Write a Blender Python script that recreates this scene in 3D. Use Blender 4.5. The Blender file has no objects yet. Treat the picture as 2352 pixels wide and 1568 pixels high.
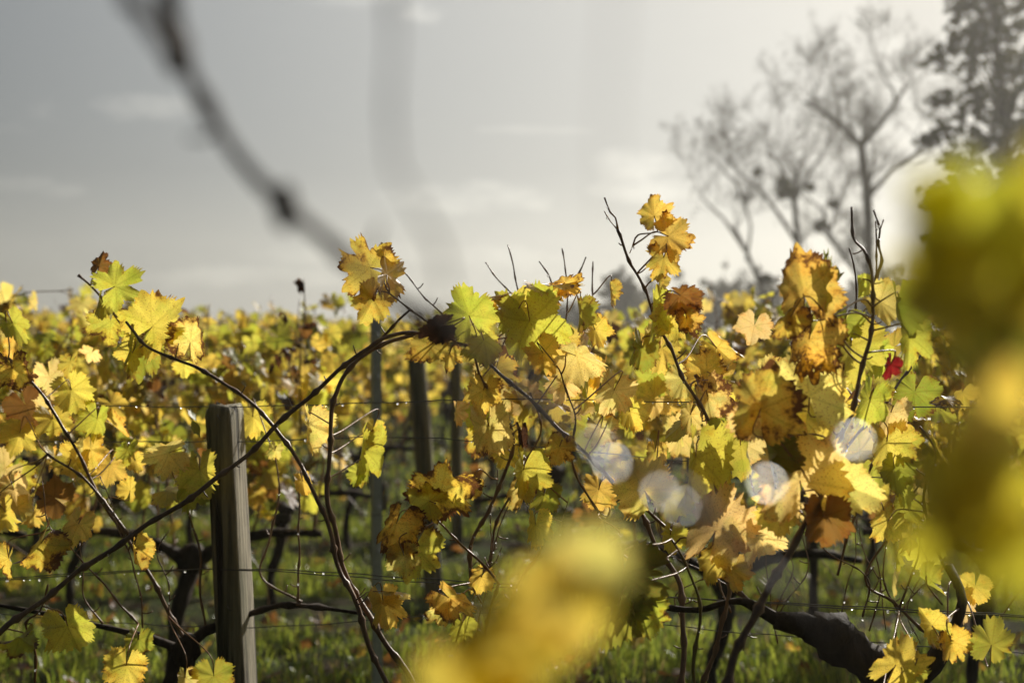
import bpy, math, random
import numpy as np
from mathutils import Vector, Matrix
random.seed(7); RNG = np.random.default_rng(7)
sc = bpy.context.scene
R = math.radians

# ------------------------------------------------------------------ camera, light, exposure
CAM_H = 1.30
F_PX = 50.0 / 36.0 * 2352.0          # focal length in units of a 2352 px wide picture
HORIZON = 760.0
PITCH = math.atan((784.0 - HORIZON) / F_PX)
cam_d = bpy.data.cameras.new('camera'); cam = bpy.data.objects.new('camera', cam_d)
sc.collection.objects.link(cam); sc.camera = cam
cam_d.lens = 50; cam_d.sensor_width = 36; cam_d.clip_start = 0.02; cam_d.clip_end = 3000
cam.location = (0, 0, CAM_H); cam.rotation_euler = (R(90) - PITCH, 0, 0)
cam_d.dof.use_dof = True; cam_d.dof.focus_distance = 2.6; cam_d.dof.aperture_fstop = 3.2
cam_d.dof.aperture_blades = 0

SUN_AZ, SUN_EL = R(33), R(28)        # to the right of the view direction (+Y), above the horizon
sun_dir = Vector((math.sin(SUN_AZ) * math.cos(SUN_EL), math.cos(SUN_AZ) * math.cos(SUN_EL), math.sin(SUN_EL)))
sd = bpy.data.lights.new('sun', 'SUN'); sd.energy = 5.0; sd.angle = R(0.6); sd.color = (1.0, 0.95, 0.86)
so = bpy.data.objects.new('sun', sd); sc.collection.objects.link(so)
so.rotation_euler = sun_dir.to_track_quat('Z', 'Y').to_euler(); so.location = (20, 30, 30)

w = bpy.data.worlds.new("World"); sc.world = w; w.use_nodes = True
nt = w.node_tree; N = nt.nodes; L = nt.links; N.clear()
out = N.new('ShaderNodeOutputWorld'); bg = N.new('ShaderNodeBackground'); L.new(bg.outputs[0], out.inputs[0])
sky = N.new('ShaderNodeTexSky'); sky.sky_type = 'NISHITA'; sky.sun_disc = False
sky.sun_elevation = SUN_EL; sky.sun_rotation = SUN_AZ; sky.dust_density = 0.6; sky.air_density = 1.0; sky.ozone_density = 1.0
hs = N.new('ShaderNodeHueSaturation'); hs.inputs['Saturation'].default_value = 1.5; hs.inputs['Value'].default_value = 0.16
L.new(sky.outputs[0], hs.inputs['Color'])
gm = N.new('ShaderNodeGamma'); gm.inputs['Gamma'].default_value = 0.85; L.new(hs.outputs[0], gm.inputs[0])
def wm(op, a, b=None, c=None, clamp=False):
    x = N.new('ShaderNodeMath'); x.operation = op; x.use_clamp = clamp
    for i_, v in enumerate((a, b, c)):
        if v is None: continue
        if isinstance(v, (int, float)): x.inputs[i_].default_value = v
        else: L.new(v, x.inputs[i_])
    return x.outputs[0]
def addc(base, f, colr):
    x = N.new('ShaderNodeMix'); x.data_type = 'RGBA'; x.blend_type = 'ADD'; x.clamp_result = False; x.clamp_factor = False
    L.new(f, x.inputs[0]); L.new(base, x.inputs[6]); x.inputs[7].default_value = colr; return x.outputs[2]
# thin veil of cloud lit by the sun: brighter the closer the direction is to the sun
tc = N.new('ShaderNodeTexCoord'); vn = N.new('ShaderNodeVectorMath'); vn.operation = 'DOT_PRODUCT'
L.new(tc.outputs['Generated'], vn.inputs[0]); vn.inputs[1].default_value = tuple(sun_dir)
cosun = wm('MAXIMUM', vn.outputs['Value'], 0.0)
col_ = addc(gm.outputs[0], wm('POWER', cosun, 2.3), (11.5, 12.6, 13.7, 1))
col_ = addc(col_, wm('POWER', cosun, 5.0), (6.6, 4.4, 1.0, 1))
# soft clouds: a few low cumulus tufts and a pale bank along the horizon
sx = N.new('ShaderNodeSeparateXYZ'); L.new(tc.outputs['Generated'], sx.inputs[0])
az = wm('ARCTAN2', sx.outputs[0], sx.outputs[1]); el = wm('ARCSINE', sx.outputs[2])
cv = N.new('ShaderNodeCombineXYZ'); L.new(wm('MULTIPLY', az, 14.0), cv.inputs[0]); L.new(wm('MULTIPLY', el, 30.0), cv.inputs[1])
nz = N.new('ShaderNodeTexNoise'); nz.inputs['Scale'].default_value = 1.1; nz.inputs['Detail'].default_value = 6; nz.inputs['Roughness'].default_value = 0.6; L.new(cv.outputs[0], nz.inputs['Vector'])
dens = None
for (px_, py_, wa, we, k_) in ((1080, 455, .060, .013, 1.0), (1430, 385, .034, .013, 1.0), (1480, 440, .05, .010, .7), (350, 262, .038, .012, .8), (955, 30, .020, .009, 1.0), (860, 10, .05, .008, .5), (20, 440, .030, .008, .8), (140, 455, .016, .005, .5), (1640, 340, .03, .010, .5), (560, 640, .12, .008, .8), (1000, 590, .12, .010, .6), (-700, 300, .2, .03, 1.), (3100, 350, .3, .03, 1.), (1250, 300, .05, .004, .35)):
    a0 = math.atan((px_ - 1176) / F_PX); e0 = math.atan((HORIZON - py_) / F_PX)
    q = wm('ADD', wm('POWER', wm('ABSOLUTE', wm('DIVIDE', wm('SUBTRACT', az, a0), wa)), 2.0), wm('POWER', wm('ABSOLUTE', wm('DIVIDE', wm('SUBTRACT', el, e0), we)), 2.0))
    m_ = wm('MULTIPLY', wm('SMOOTH_MIN', wm('MAXIMUM', wm('SUBTRACT', wm('ADD', 0.55, wm('MULTIPLY', wm('SUBTRACT', nz.outputs['Fac'], 0.5), 2.6)), wm('MULTIPLY', q, 0.55)), 0.0), 1.0, 0.3), k_)
    dens = m_ if dens is None else wm('MAXIMUM', dens, m_)
bank = wm('MULTIPLY', wm('MAXIMUM', wm('SUBTRACT', 1.0, wm('DIVIDE', wm('ABSOLUTE', el), 0.11)), 0.0), wm('ADD', 0.5, nz.outputs['Fac']))
lit = wm('ADD', 0.12, wm('MULTIPLY', wm('POWER', cosun, 2.0), 1.25))
col_ = addc(col_, wm('MULTIPLY', wm('MULTIPLY', dens, lit), 2.6), (2.8, 2.65, 2.25, 1))
col_ = addc(col_, wm('MULTIPLY', bank, lit), (6.0, 6.0, 5.2, 1))
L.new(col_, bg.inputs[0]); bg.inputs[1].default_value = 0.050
sc.view_settings.view_transform = 'Standard'; sc.view_settings.look = 'None'
sc.view_settings.exposure = 0.0; sc.view_settings.gamma = 1.0
sc.cycles.use_denoising = True; sc.cycles.denoiser = 'OPENIMAGEDENOISE'
sc.cycles.max_bounces = 7; sc.cycles.diffuse_bounces = 3; sc.cycles.glossy_bounces = 2
sc.cycles.transmission_bounces = 4; sc.cycles.transparent_max_bounces = 8; sc.cycles.volume_bounces = 0
sc.cycles.sample_clamp_indirect = 6.0; sc.cycles.sample_clamp_direct = 60.0
sc.cycles.caustics_reflective = False; sc.cycles.caustics_refractive = False

# ------------------------------------------------------------------ helpers
cP, sP = math.cos(PITCH), math.sin(PITCH)
def P(px, py, d):
    """point at distance d in front of the camera seen at (px, py) of the 2352 x 1568 picture"""
    u = (px - 1176.0) / F_PX; v = (784.0 - py) / F_PX
    return np.array([d * u, d * (cP + v * sP), CAM_H + d * (v * cP - sP)])

def link(o): sc.collection.objects.link(o); return o
def tag(o, label=None, cat=None, group=None, kind=None):
    if label: o['label'] = label
    if cat: o['category'] = cat
    if group: o['group'] = group
    if kind: o['kind'] = kind
    return o
def thing(name, loc, label, cat, group=None, rz=0.0):
    o = bpy.data.objects.new(name, None); link(o); o.location = [float(c) for c in loc]; o.rotation_euler.z = rz
    o.empty_display_size = 0.1
    return tag(o, label, cat, group)

class MB:
    def __init__(s): s.V = []; s.F = []; s.n = 0; s.A = {}; s.M = []
    def add(s, V, F, mat=0, **attrs):
        V = np.asarray(V, float); s.V.append(V)
        for f in (F if isinstance(F, list) else [F]):
            f = np.asarray(f, int)
            if len(f): s.F.append(f + s.n); s.M.append(np.full(len(f), mat))
        for k in ('col', 'aux', 'luv'):
            w_ = 3 if k == 'luv' else 4
            a = attrs.get(k)
            if a is None: a = np.zeros((len(V), w_))
            else: a = np.broadcast_to(np.asarray(a, float), (len(V), w_))
            s.A.setdefault(k, []).append(a)
        s.n += len(V)
    def mesh(s, name, mats, origin=(0, 0, 0), smooth=True, attrs=True):
        me = bpy.data.meshes.new(name)
        V = np.vstack(s.V) - np.asarray(origin, float)
        me.vertices.add(len(V)); me.vertices.foreach_set('co', V.ravel())
        loops = np.concatenate([f.ravel() for f in s.F]); tot = np.concatenate([np.full(len(f), f.shape[1]) for f in s.F])
        start = np.concatenate([[0], np.cumsum(tot)[:-1]])
        me.loops.add(len(loops)); me.loops.foreach_set('vertex_index', loops)
        me.polygons.add(len(tot)); me.polygons.foreach_set('loop_start', start)
        try: me.polygons.foreach_set('loop_total', tot)
        except Exception: pass
        me.polygons.foreach_set('material_index', np.concatenate(s.M))
        me.polygons.foreach_set('use_smooth', np.full(len(tot), smooth))
        for m in (mats if isinstance(mats, (list, tuple)) else [mats]): me.materials.append(m)
        if attrs:
            for k, ty in (('col', 'FLOAT_COLOR'), ('aux', 'FLOAT_COLOR'), ('luv', 'FLOAT_VECTOR')):
                at = me.attributes.new(k, ty, 'POINT')
                at.data.foreach_set('vector' if k == 'luv' else 'color', np.vstack(s.A[k]).ravel())
        me.update(calc_edges=True); me.validate()
        return me
    def build(s, name, mats, parent=None, origin=(0, 0, 0), smooth=True, attrs=True):
        o = bpy.data.objects.new(name, s.mesh(name, mats, origin, smooth, attrs)); link(o)
        if parent: o.parent = parent
        return o

def smooth_path(pts, step):
    pts = np.asarray(pts, float); n = len(pts)
    if n < 3: 
        k = max(2, int(np.linalg.norm(pts[1] - pts[0]) / step)); t = np.linspace(0, 1, k + 1)[:, None]
        return pts[0] * (1 - t) + pts[1] * t
    ext = np.vstack([2 * pts[0] - pts[1], pts, 2 * pts[-1] - pts[-2]]); outp = []
    for i in range(n - 1):
        p0, p1, p2, p3 = ext[i:i + 4]; k = max(1, int(np.linalg.norm(p2 - p1) / step))
        for t in np.arange(k) / k:
            outp.append(0.5 * ((2 * p1) + (-p0 + p2) * t + (2 * p0 - 5 * p1 + 4 * p2 - p3) * t * t + (-p0 + 3 * p1 - 3 * p2 + p3) * t ** 3))
    outp.append(pts[-1]); return np.array(outp)

def tube(mb, path, rad, sides=8, mat=0, nodes=0.0, rough=0.0, cap=True, **attrs):
    """rad: scalar, (r0, r1) or array; nodes: spacing of swollen joints"""
    path = np.asarray(path, float); n = len(path)
    seg = np.linalg.norm(np.diff(path, axis=0), axis=1); s_ = np.concatenate([[0], np.cumsum(seg)]); T = max(s_[-1], 1e-9)
    if np.isscalar(rad): r = np.full(n, rad)
    elif len(rad) == 2 and n != 2: r = rad[0] + (rad[1] - rad[0]) * s_ / T
    else: r = np.interp(s_ / T, np.linspace(0, 1, len(rad)), rad)
    if nodes: 
        ph = random.random() * nodes; dd = np.abs((s_ + ph) % nodes - nodes / 2)
        r = r * (1 + 0.75 * np.exp(-(dd / 0.0055) ** 2))
    t = np.gradient(path, axis=0); t /= np.linalg.norm(t, axis=1)[:, None] + 1e-12
    a = np.array([0.31, 0.17, 0.93]) if abs(t[0][2]) < 0.9 else np.array([1.0, 0.1, 0])
    u = np.cross(t[0], a); u /= np.linalg.norm(u); U = []
    for i in range(n):
        u = u - t[i] * np.dot(u, t[i]); u /= np.linalg.norm(u) + 1e-12; U.append(u)
    U = np.array(U); W = np.cross(t, U)
    ang = np.linspace(0, 2 * np.pi, sides, endpoint=False)
    rr = r[:, None] * np.ones(sides)
    if rough:
        ph_ = random.random() * 6; S_ = s_[:, None]
        rr = rr * (1 + rough * (.45 * np.sin(ang * 2 + S_ * 31 + ph_) + .35 * np.sin(ang * 3 - S_ * 47 + ph_) + .35 * np.sin(S_ * 70 + ph_) + .30 * np.sin(ang * 5 + S_ * 120) + .25 * (RNG.random((n, sides)) - .5)))
    V = path[:, None, :] + rr[..., None] * (np.cos(ang)[None, :, None] * U[:, None, :] + np.sin(ang)[None, :, None] * W[:, None, :])
    V = V.reshape(-1, 3); i = np.arange(n - 1)[:, None] * sides; j = np.arange(sides)[None, :]; j2 = (j + 1) % sides
    Q = np.stack([i + j, i + j2, i + sides + j2, i + sides + j], -1).reshape(-1, 4); F = [Q]
    if cap:
        V = np.vstack([V, path[0], path[-1]]); k = len(V)
        jj = np.arange(sides); F.append(np.stack([jj[::-1], np.roll(jj, -1)[::-1], np.full(sides, k - 2)], -1)[:, [1, 0, 2]])
        b = (n - 1) * sides; F.append(np.stack([b + jj, b + np.roll(jj, -1), np.full(sides, k - 1)], -1))
    mb.add(V, F, mat, **attrs)
def blob(mb, c, rx, ry, rz, seg=10, rings=6, mat=0, jit=0.0):
    V = []; 
    for i in range(1, rings):
        ph = math.pi * i / rings
        for j in range(seg):
            th = 2 * math.pi * j / seg; k = 1 + jit * (random.random() - 0.5)
            V.append((c[0] + rx * k * math.sin(ph) * math.cos(th), c[1] + ry * k * math.sin(ph) * math.sin(th), c[2] + rz * k * math.cos(ph)))
    V.append((c[0], c[1], c[2] + rz)); V.append((c[0], c[1], c[2] - rz)); q = []; t = []
    for i in range(rings - 2):
        for j in range(seg): q.append((i * seg + j, (i + 1) * seg + j, (i + 1) * seg + (j + 1) % seg, i * seg + (j + 1) % seg))  # outward
    n = len(V)
    for j in range(seg): t.append((n - 2, j, (j + 1) % seg)); t.append((n - 1, (rings - 2) * seg + (j + 1) % seg, (rings - 2) * seg + j))
    mb.add(V, [np.array(q), np.array(t)], mat)

# ------------------------------------------------------------------ materials
class NG:
    def __init__(s, name):
        s.m = bpy.data.materials.new(name); s.m.use_nodes = True; s.t = s.m.node_tree; s.t.nodes.clear()
        s.out = s.n('OutputMaterial')
    def n(s, ty, **kw):
        x = s.t.nodes.new('ShaderNode' + ty)
        for k, v in kw.items(): setattr(x, k, v)
        return x
    def l(s, a, b): s.t.links.new(a, b)
    def val(s, sock, v):
        if hasattr(v, 'links') or isinstance(v, bpy.types.NodeSocket): s.l(v, sock)
        else: sock.default_value = v
    def math(s, op, a, b=0.0, clamp=False):
        x = s.n('Math', operation=op, use_clamp=clamp); s.val(x.inputs[0], a); s.val(x.inputs[1], b); return x.outputs[0]
    def mix(s, f, a, b, mode='MIX'):
        x = s.n('Mix', data_type='RGBA', blend_type=mode); s.val(x.inputs[0], f); s.val(x.inputs[6], a); s.val(x.inputs[7], b); return x.outputs[2]
    def noise(s, vec=None, scale=5, detail=3, rough=0.5):
        x = s.n('TexNoise'); x.inputs['Scale'].default_value = scale; x.inputs['Detail'].default_value = detail; x.inputs['Roughness'].default_value = rough
        if vec is not None: s.l(vec, x.inputs['Vector'])
        return x.outputs['Fac']
    def ramp(s, f, p0, p1, c0=(0, 0, 0, 1), c1=(1, 1, 1, 1)):
        x = s.n('ValToRGB'); e = x.color_ramp.elements; e[0].position = p0; e[1].position = p1; e[0].color = c0; e[1].color = c1
        s.val(x.inputs[0], f); return x.outputs[0]
    def mapr(s, v, a, b, c=0.0, d=1.0):
        x = s.n('MapRange'); s.val(x.inputs[0], v); x.inputs[1].default_value = a; x.inputs[2].default_value = b; x.inputs[3].default_value = c; x.inputs[4].default_value = d
        return x.outputs[0]
    def objvec(s, scale=(1, 1, 1)):
        t = s.n('TexCoord'); m = s.n('Mapping'); m.inputs['Scale'].default_value = scale; s.l(t.outputs['Object'], m.inputs[0]); return m.outputs[0]
    def bump(s, h, strength=0.4, dist=0.01):
        x = s.n('Bump'); x.inputs['Strength'].default_value = strength; x.inputs['Distance'].default_value = dist; s.l(h, x.inputs['Height']); return x.outputs[0]
    def principled(s, col, rough=0.6, normal=None, **kw):
        b = s.n('BsdfPrincipled'); s.val(b.inputs['Base Color'], col); s.val(b.inputs['Roughness'], rough)
        for k, v in kw.items(): s.val(b.inputs[k], v)
        if normal is not None: s.l(normal, b.inputs['Normal'])
        s.l(b.outputs[0], s.out.inputs[0]); return b

def leaf_material(name, near=False):
    g = NG(name)
    col = g.n('Attribute', attribute_name='col'); aux = g.n('Attribute', attribute_name='aux'); luv = g.n('Attribute', attribute_name='luv')
    sep = g.n('SeparateColor'); g.l(aux.outputs['Color'], sep.inputs[0])
    vd, vs, edge = sep.outputs[0], sep.outputs[1], sep.outputs[2]
    n1 = g.noise(luv.outputs['Vector'], 2.2, 5, 0.62); n2 = g.noise(luv.outputs['Vector'], 9, 3, 0.6); n3 = g.noise(luv.outputs['Vector'], 30, 2)
    e2 = g.math('POWER', edge, 3.0)
    s1 = g.math('ADD', n1, g.math('MULTIPLY', e2, 0.20)); s1 = g.math('ADD', s1, g.math('MULTIPLY', g.math('SUBTRACT', n2, 0.5), 0.30))
    th = g.math('SUBTRACT', 0.93, g.math('MULTIPLY', col.outputs['Alpha'], 0.47))
    stain = g.mapr(g.math('SUBTRACT', s1, th), -0.03, 0.07)
    halo = g.mapr(g.math('SUBTRACT', s1, th), -0.16, 0.02)
    # tone drift over the blade: greener along the veins, more yellow between them
    base = g.mix(g.mapr(n1, 0.35, 0.68), col.outputs['Color'], g.mix(1.0, col.outputs['Color'], (1.04, 0.96, 0.82, 1), 'MULTIPLY'))
    base = g.mix(g.math('MULTIPLY', g.mapr(n3, 0.57, 0.67), 0.6), base, (0.30, 0.13, 0.03, 1))
    n4 = g.noise(luv.outputs['Vector'], 1.3, 4, 0.6)
    base = g.mix(g.math('MULTIPLY', g.mapr(n4, 0.50, 0.66), 0.55), base, g.mix(1.0, base, (0.62, 0.84, 0.55, 1), 'MULTIPLY'))
    mv = g.mapr(vd, 0.012, 0.035, 1.0, 0.0)
    fr = g.math('FRACT', g.math('MULTIPLY', vs, 4.6)); sv = g.mapr(g.math('ABSOLUTE', g.math('SUBTRACT', fr, 0.5)), 0.0, 0.07, 0.55, 0.0)
    vein = g.math('MAXIMUM', mv, sv)
    base = g.mix(g.math('MULTIPLY', vein, 0.42), base, g.mix(1.0, base, (0.62, 0.60, 0.42, 1), 'MULTIPLY'))
    base = g.mix(g.math('MULTIPLY', halo, 0.7), base, g.mix(1.0, base, (0.95, 0.66, 0.42, 1), 'MULTIPLY'))
    brown = g.mix(n2, (0.018, 0.008, 0.004, 1), (0.20, 0.080, 0.024, 1))
    base = g.mix(stain, base, brown)
    bm = g.bump(g.math('ADD', vein, n2), 0.35, 0.002)
    d = g.n('BsdfDiffuse'); g.l(base, d.inputs[0]); g.l(bm, d.inputs['Normal'])
    t = g.n('BsdfTranslucent'); sat = g.n('HueSaturation'); sat.inputs['Saturation'].default_value = 1.0; sat.inputs['Value'].default_value = 1.2
    g.l(base, sat.inputs['Color']); g.l(sat.outputs[0], t.inputs[0])
    dm = g.n('MixShader'); dm.inputs[0].default_value = 0.68; g.l(d.outputs[0], dm.inputs[1]); g.l(t.outputs[0], dm.inputs[2])
    gl = g.n('BsdfGlossy'); gl.inputs['Roughness'].default_value = 0.45; gl.inputs[0].default_value = (1, 1, 1, 1); g.l(bm, gl.inputs['Normal'])
    fz = g.n('LayerWeight'); fz.inputs[0].default_value = 0.5; gf = g.math('ADD', g.math('MULTIPLY', g.math('POWER', fz.outputs['Facing'], 4.0), 0.22), 0.035)
    m2 = g.n('MixShader'); g.l(gf, m2.inputs[0]); g.l(dm.outputs[0], m2.inputs[1]); g.l(gl.outputs[0], m2.inputs[2])
    tp = g.n('BsdfTransparent'); m3 = g.n('MixShader'); hole = g.math('GREATER_THAN', g.math('ADD', g.math('SUBTRACT', s1, th), g.math('MULTIPLY', n3, 0.10)), 0.24)
    g.l(hole, m3.inputs[0]); g.l(m2.outputs[0], m3.inputs[1]); g.l(tp.outputs[0], m3.inputs[2])
    g.l(m3.outputs[0], g.out.inputs[0]); return g.m
M_LEAF = leaf_material('vine_leaf')

def bark_material(name, c0, c1, rough=0.55, scale=40, spec=0.5, stretch=0.25, bumpd=0.003):
    g = NG(name); v = g.objvec((1, 1, stretch)); n1 = g.noise(v, scale, 5, 0.65); n2 = g.noise(v, scale * 0.13, 2)
    c = g.mix(g.mapr(n1, 0.3, 0.7), c0, c1); c = g.mix(g.mapr(n2, 0.4, 0.65), c, g.mix(1.0, c, (0.6, 0.55, 0.5, 1), 'MULTIPLY'))
    g.principled(c, rough, g.bump(n1, 0.7, bumpd), **{'Specular IOR Level': spec}); return g.m
M_CANE = bark_material('cane_bark', (0.15, 0.075, 0.042, 1), (0.38, 0.23, 0.13, 1), 0.42, 60, 0.7)
M_CANEGREEN = bark_material('green_cane_bark', (0.16, 0.12, 0.03, 1), (0.32, 0.24, 0.07, 1), 0.4, 60, 0.6)
M_PETIOLE = bark_material('petiole_skin', (0.26, 0.09, 0.04, 1), (0.42, 0.24, 0.08, 1), 0.35, 50, 0.6)
M_DARKCANE = bark_material('dark_cane_bark', (0.030, 0.018, 0.014, 1), (0.075, 0.045, 0.032, 1), 0.55, 60, 0.25)  # darker, less glossy bark for the canes nearest the lens
M_TRUNK = bark_material('vine_trunk_bark', (0.022, 0.016, 0.012, 1), (0.10, 0.075, 0.055, 1), 0.8, 35, 0.3, 0.2, 0.008)
M_TREEBARK = bark_material('tree_bark', (0.085, 0.070, 0.045, 1), (0.18, 0.155, 0.105, 1), 0.9, 6, 0.2, 0.3, 0.02)

def wood_material():
    g = NG('weathered_wood'); v = g.objvec((1, 1, 0.045)); n1 = g.noise(v, 75, 6, 0.7); n2 = g.noise(g.objvec((1, 1, 0.3)), 9, 4); n3 = g.noise(v, 26, 3, 0.5)
    c = g.mix(g.mapr(n1, 0.33, 0.66), (0.075, 0.063, 0.045, 1), (0.48, 0.425, 0.305, 1))
    c = g.mix(g.mapr(n3, 0.54, 0.60), c, (0.035, 0.026, 0.018, 1))
    c = g.mix(g.math('MULTIPLY', g.mapr(n2, 0.5, 0.7), 0.6), c, (0.13, 0.15, 0.08, 1))
    h = g.math('SUBTRACT', n1, g.math('MULTIPLY', g.mapr(n3, 0.56, 0.62), 0.8))
    g.principled(c, 0.85, g.bump(h, 0.9, 0.006)); return g.m
M_WOOD = wood_material()
def metal_material(name, col, rough, met=.85):
    g = NG(name); n = g.noise(g.objvec(), 60, 4); g.principled(g.mix(n, col, tuple(c * 0.55 for c in col[:3]) + (1,)), g.mapr(n, 0.3, 0.7, rough, rough + 0.2), Metallic=met); return g.m
M_STAKE = metal_material('galvanised_steel', (0.68, 0.71, 0.74, 1), 0.42, .05)
M_WIRE = metal_material('wire_steel', (0.22, 0.21, 0.20, 1), 0.40)

def clear_material():
    g = NG('clear_water'); t = g.n('BsdfTransparent'); gl = g.n('BsdfGlossy'); gl.inputs['Roughness'].default_value = 0.1
    m = g.n('MixShader'); m.inputs[0].default_value = 0.06; g.l(t.outputs[0], m.inputs[1]); g.l(gl.outputs[0], m.inputs[2]); g.l(m.outputs[0], g.out.inputs[0]); return g.m
M_CLEAR = clear_material()
def drop_material():
    g = NG('water'); t = g.n('BsdfTranslucent'); t.inputs[0].default_value = (1, 1, 1, 1)
    gl = g.n('BsdfGlossy'); gl.inputs['Roughness'].default_value = 0.18
    r = g.n('BsdfRefraction'); r.inputs['IOR'].default_value = 1.33; r.inputs['Roughness'].default_value = 0.12
    m = g.n('MixShader'); m.inputs[0].default_value = 0.85; g.l(r.outputs[0], m.inputs[1]); g.l(t.outputs[0], m.inputs[2])
    fz = g.n('LayerWeight'); m2 = g.n('MixShader'); g.l(g.math('MULTIPLY', g.math('POWER', fz.outputs['Facing'], 3.0), 0.5), m2.inputs[0]); g.l(m.outputs[0], m2.inputs[1]); g.l(gl.outputs[0], m2.inputs[2]); g.l(m2.outputs[0], g.out.inputs[0])
    return g.m
M_DROP = drop_material()

def grass_material():
    g = NG('grass_blades'); a = g.n('Attribute', attribute_name='col')
    d = g.n('BsdfDiffuse'); t = g.n('BsdfTranslucent'); g.l(a.outputs['Color'], d.inputs[0])
    s_ = g.n('HueSaturation'); s_.inputs['Value'].default_value = 1.6; s_.inputs['Saturation'].default_value = 1.05; g.l(a.outputs['Color'], s_.inputs['Color']); g.l(s_.outputs[0], t.inputs[0])
    m = g.n('MixShader'); m.inputs[0].default_value = 0.55; g.l(d.outputs[0], m.inputs[1]); g.l(t.outputs[0], m.inputs[2])
    gl = g.n('BsdfGlossy'); gl.inputs['Roughness'].default_value = 0.3; m2 = g.n('MixShader'); m2.inputs[0].default_value = 0.06
    g.l(m.outputs[0], m2.inputs[1]); g.l(gl.outputs[0], m2.inputs[2]); g.l(m2.outputs[0], g.out.inputs[0]); return g.m
M_GRASS = grass_material()
def ground_material():
    g = NG('ground_soil'); v = g.objvec(); n1 = g.noise(v, 3, 6, 0.65); n2 = g.noise(v, 40, 5, 0.7); n3 = g.noise(v, 0.6, 3)
    c = g.mix(g.mapr(n2, 0.3, 0.7), (0.018, 0.012, 0.007, 1), (0.060, 0.042, 0.025, 1))
    gr = g.mix(g.mapr(n2, 0.3, 0.7), (0.020, 0.032, 0.008, 1), (0.065, 0.085, 0.020, 1))
    c = g.mix(g.mapr(n1, 0.42, 0.55), c, gr); c = g.mix(g.math('MULTIPLY', g.mapr(n3, 0.5, 0.7), 0.4), c, (0.035, 0.03, 0.012, 1))
    g.principled(c, 1.0, g.bump(n2, 0.8, 0.02), **{'Specular IOR Level': 0.1}); return g.m
M_GROUND = ground_material()

# ------------------------------------------------------------------ ground
ROWS = [4.8 + 1.8 * k for k in range(60)]          # rows behind the one in focus
def row_shade(y):                                  # 0 at a row line, 1 in the middle of the alley
    return abs(((y - 4.8 + 0.9) % 1.8) - 0.9) / 0.9
def terrain(x, y):
    x = np.asarray(x, float); t = np.clip((np.asarray(y, float) - 5.2) / 4, 0, 1); t = t * t * (3 - 2 * t)
    return -0.13 * 12 * np.tanh(np.maximum(x, 0) / 12) * t
mb = MB(); xs = np.concatenate([np.linspace(-255, -45, 12), np.linspace(-40, 40, 161), np.linspace(45, 255, 12)])
ys = np.concatenate([np.linspace(-58, -6, 10), np.arange(-5, 70, 0.45), np.linspace(71, 320, 20)])
X, Y = np.meshgrid(xs, ys)
Z = 0.03 * np.sin(X * 1.7 + Y * 0.6) * np.sin(Y * 1.3) + 0.05 * np.exp(-(((Y - 4.8 + 0.9) % 1.8 - 0.9) / 0.3) ** 2) * (np.abs(Y) < 70) + terrain(X, Y)
V = np.stack([X, Y, Z - 0.03], -1).reshape(-1, 3); nx = len(xs)
i = np.arange(len(ys) - 1)[:, None] * nx + np.arange(nx - 1)[None, :]
mb.add(V, np.stack([i, i + 1, i + nx + 1, i + nx], -1).reshape(-1, 4))
tag(mb.build('ground', M_GROUND, attrs=False), kind='structure')

def grass(name, n, y0, y1, hmin, hmax, wid, label):
    y = y0 + (y1 - y0) * RNG.random(n) ** 1.0
    x = (RNG.random(n) - 0.5) * (0.80 * y + 1.6)
    al = np.abs(((y - 4.8 + 0.9) % 1.8) - 0.9) / 0.9
    clump = 0.5 + 0.27 * np.sin(x * 5.1 + 2 * np.sin(y * 4.3)) * np.sin(y * 6.7 + 1.7 * np.sin(x * 3.1)) + 0.27 * np.sin(x * 13.3 + 1.5 * np.sin(y * 9.1)) * np.sin(y * 15.7 + 2.1 * np.sin(x * 7.7)); clump = np.clip(clump, 0, 1)
    keep = RNG.random(n) < np.clip((al - 0.20) * 2.6, 0.04, 1) * (0.10 + 0.90 * clump ** 1.6); x, y, al, clump = x[keep], y[keep], al[keep], clump[keep]; n = len(x)
    h = (hmin + (hmax - hmin) * RNG.random(n) ** 1.6) * (0.35 + 1.0 * clump); a = RNG.random(n) * 2 * np.pi; lean = h * (0.15 + 0.7 * RNG.random(n)); la = RNG.random(n) * 2 * np.pi
    wx, wy = np.cos(a) * wid * 0.5, np.sin(a) * wid * 0.5; lx, ly = np.cos(la) * lean, np.sin(la) * lean
    z0 = terrain(x, y) - 0.03
    b0 = np.stack([x - wx, y - wy, z0], -1); b1 = np.stack([x + wx, y + wy, z0], -1)
    m0 = np.stack([x - wx * .8 + lx * .3, y - wy * .8 + ly * .3, z0 + h * .6], -1); m1 = np.stack([x + wx * .8 + lx * .3, y + wy * .8 + ly * .3, z0 + h * .6], -1)
    tp = np.stack([x + lx, y + ly, z0 + h * (1 - 0.3 * lean / h)], -1)
    V = np.stack([b0, b1, m0, m1, tp], 1).reshape(-1, 3); k = np.arange(n)[:, None] * 5
    t = RNG.random(n)[:, None]; c = (1 - t) * np.array([[0.08, 0.125, 0.020]]) + t * np.array([[0.35, 0.385, 0.065]])
    dry = RNG.random(n) < 0.12; c[dry] = [0.24, 0.19, 0.07]
    C = np.repeat(np.concatenate([c, np.ones((n, 1))], 1), 5, axis=0)
    m = MB(); m.add(V, [k + np.array([[0, 1, 3, 2]]), k + np.array([[2, 3, 4]])], col=C)
    tag(m.build(name, M_GRASS), label, 'grass', kind='stuff')
grass('grass', 210000, 3.2, 10.5, 0.05, 0.16, 0.0065, 'green grass growing in the alleys between the nearest vine rows')
grass('grass', 110000, 10.5, 32, 0.06, 0.18, 0.014, 'green grass in the alleys between the farther vine rows')
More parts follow.
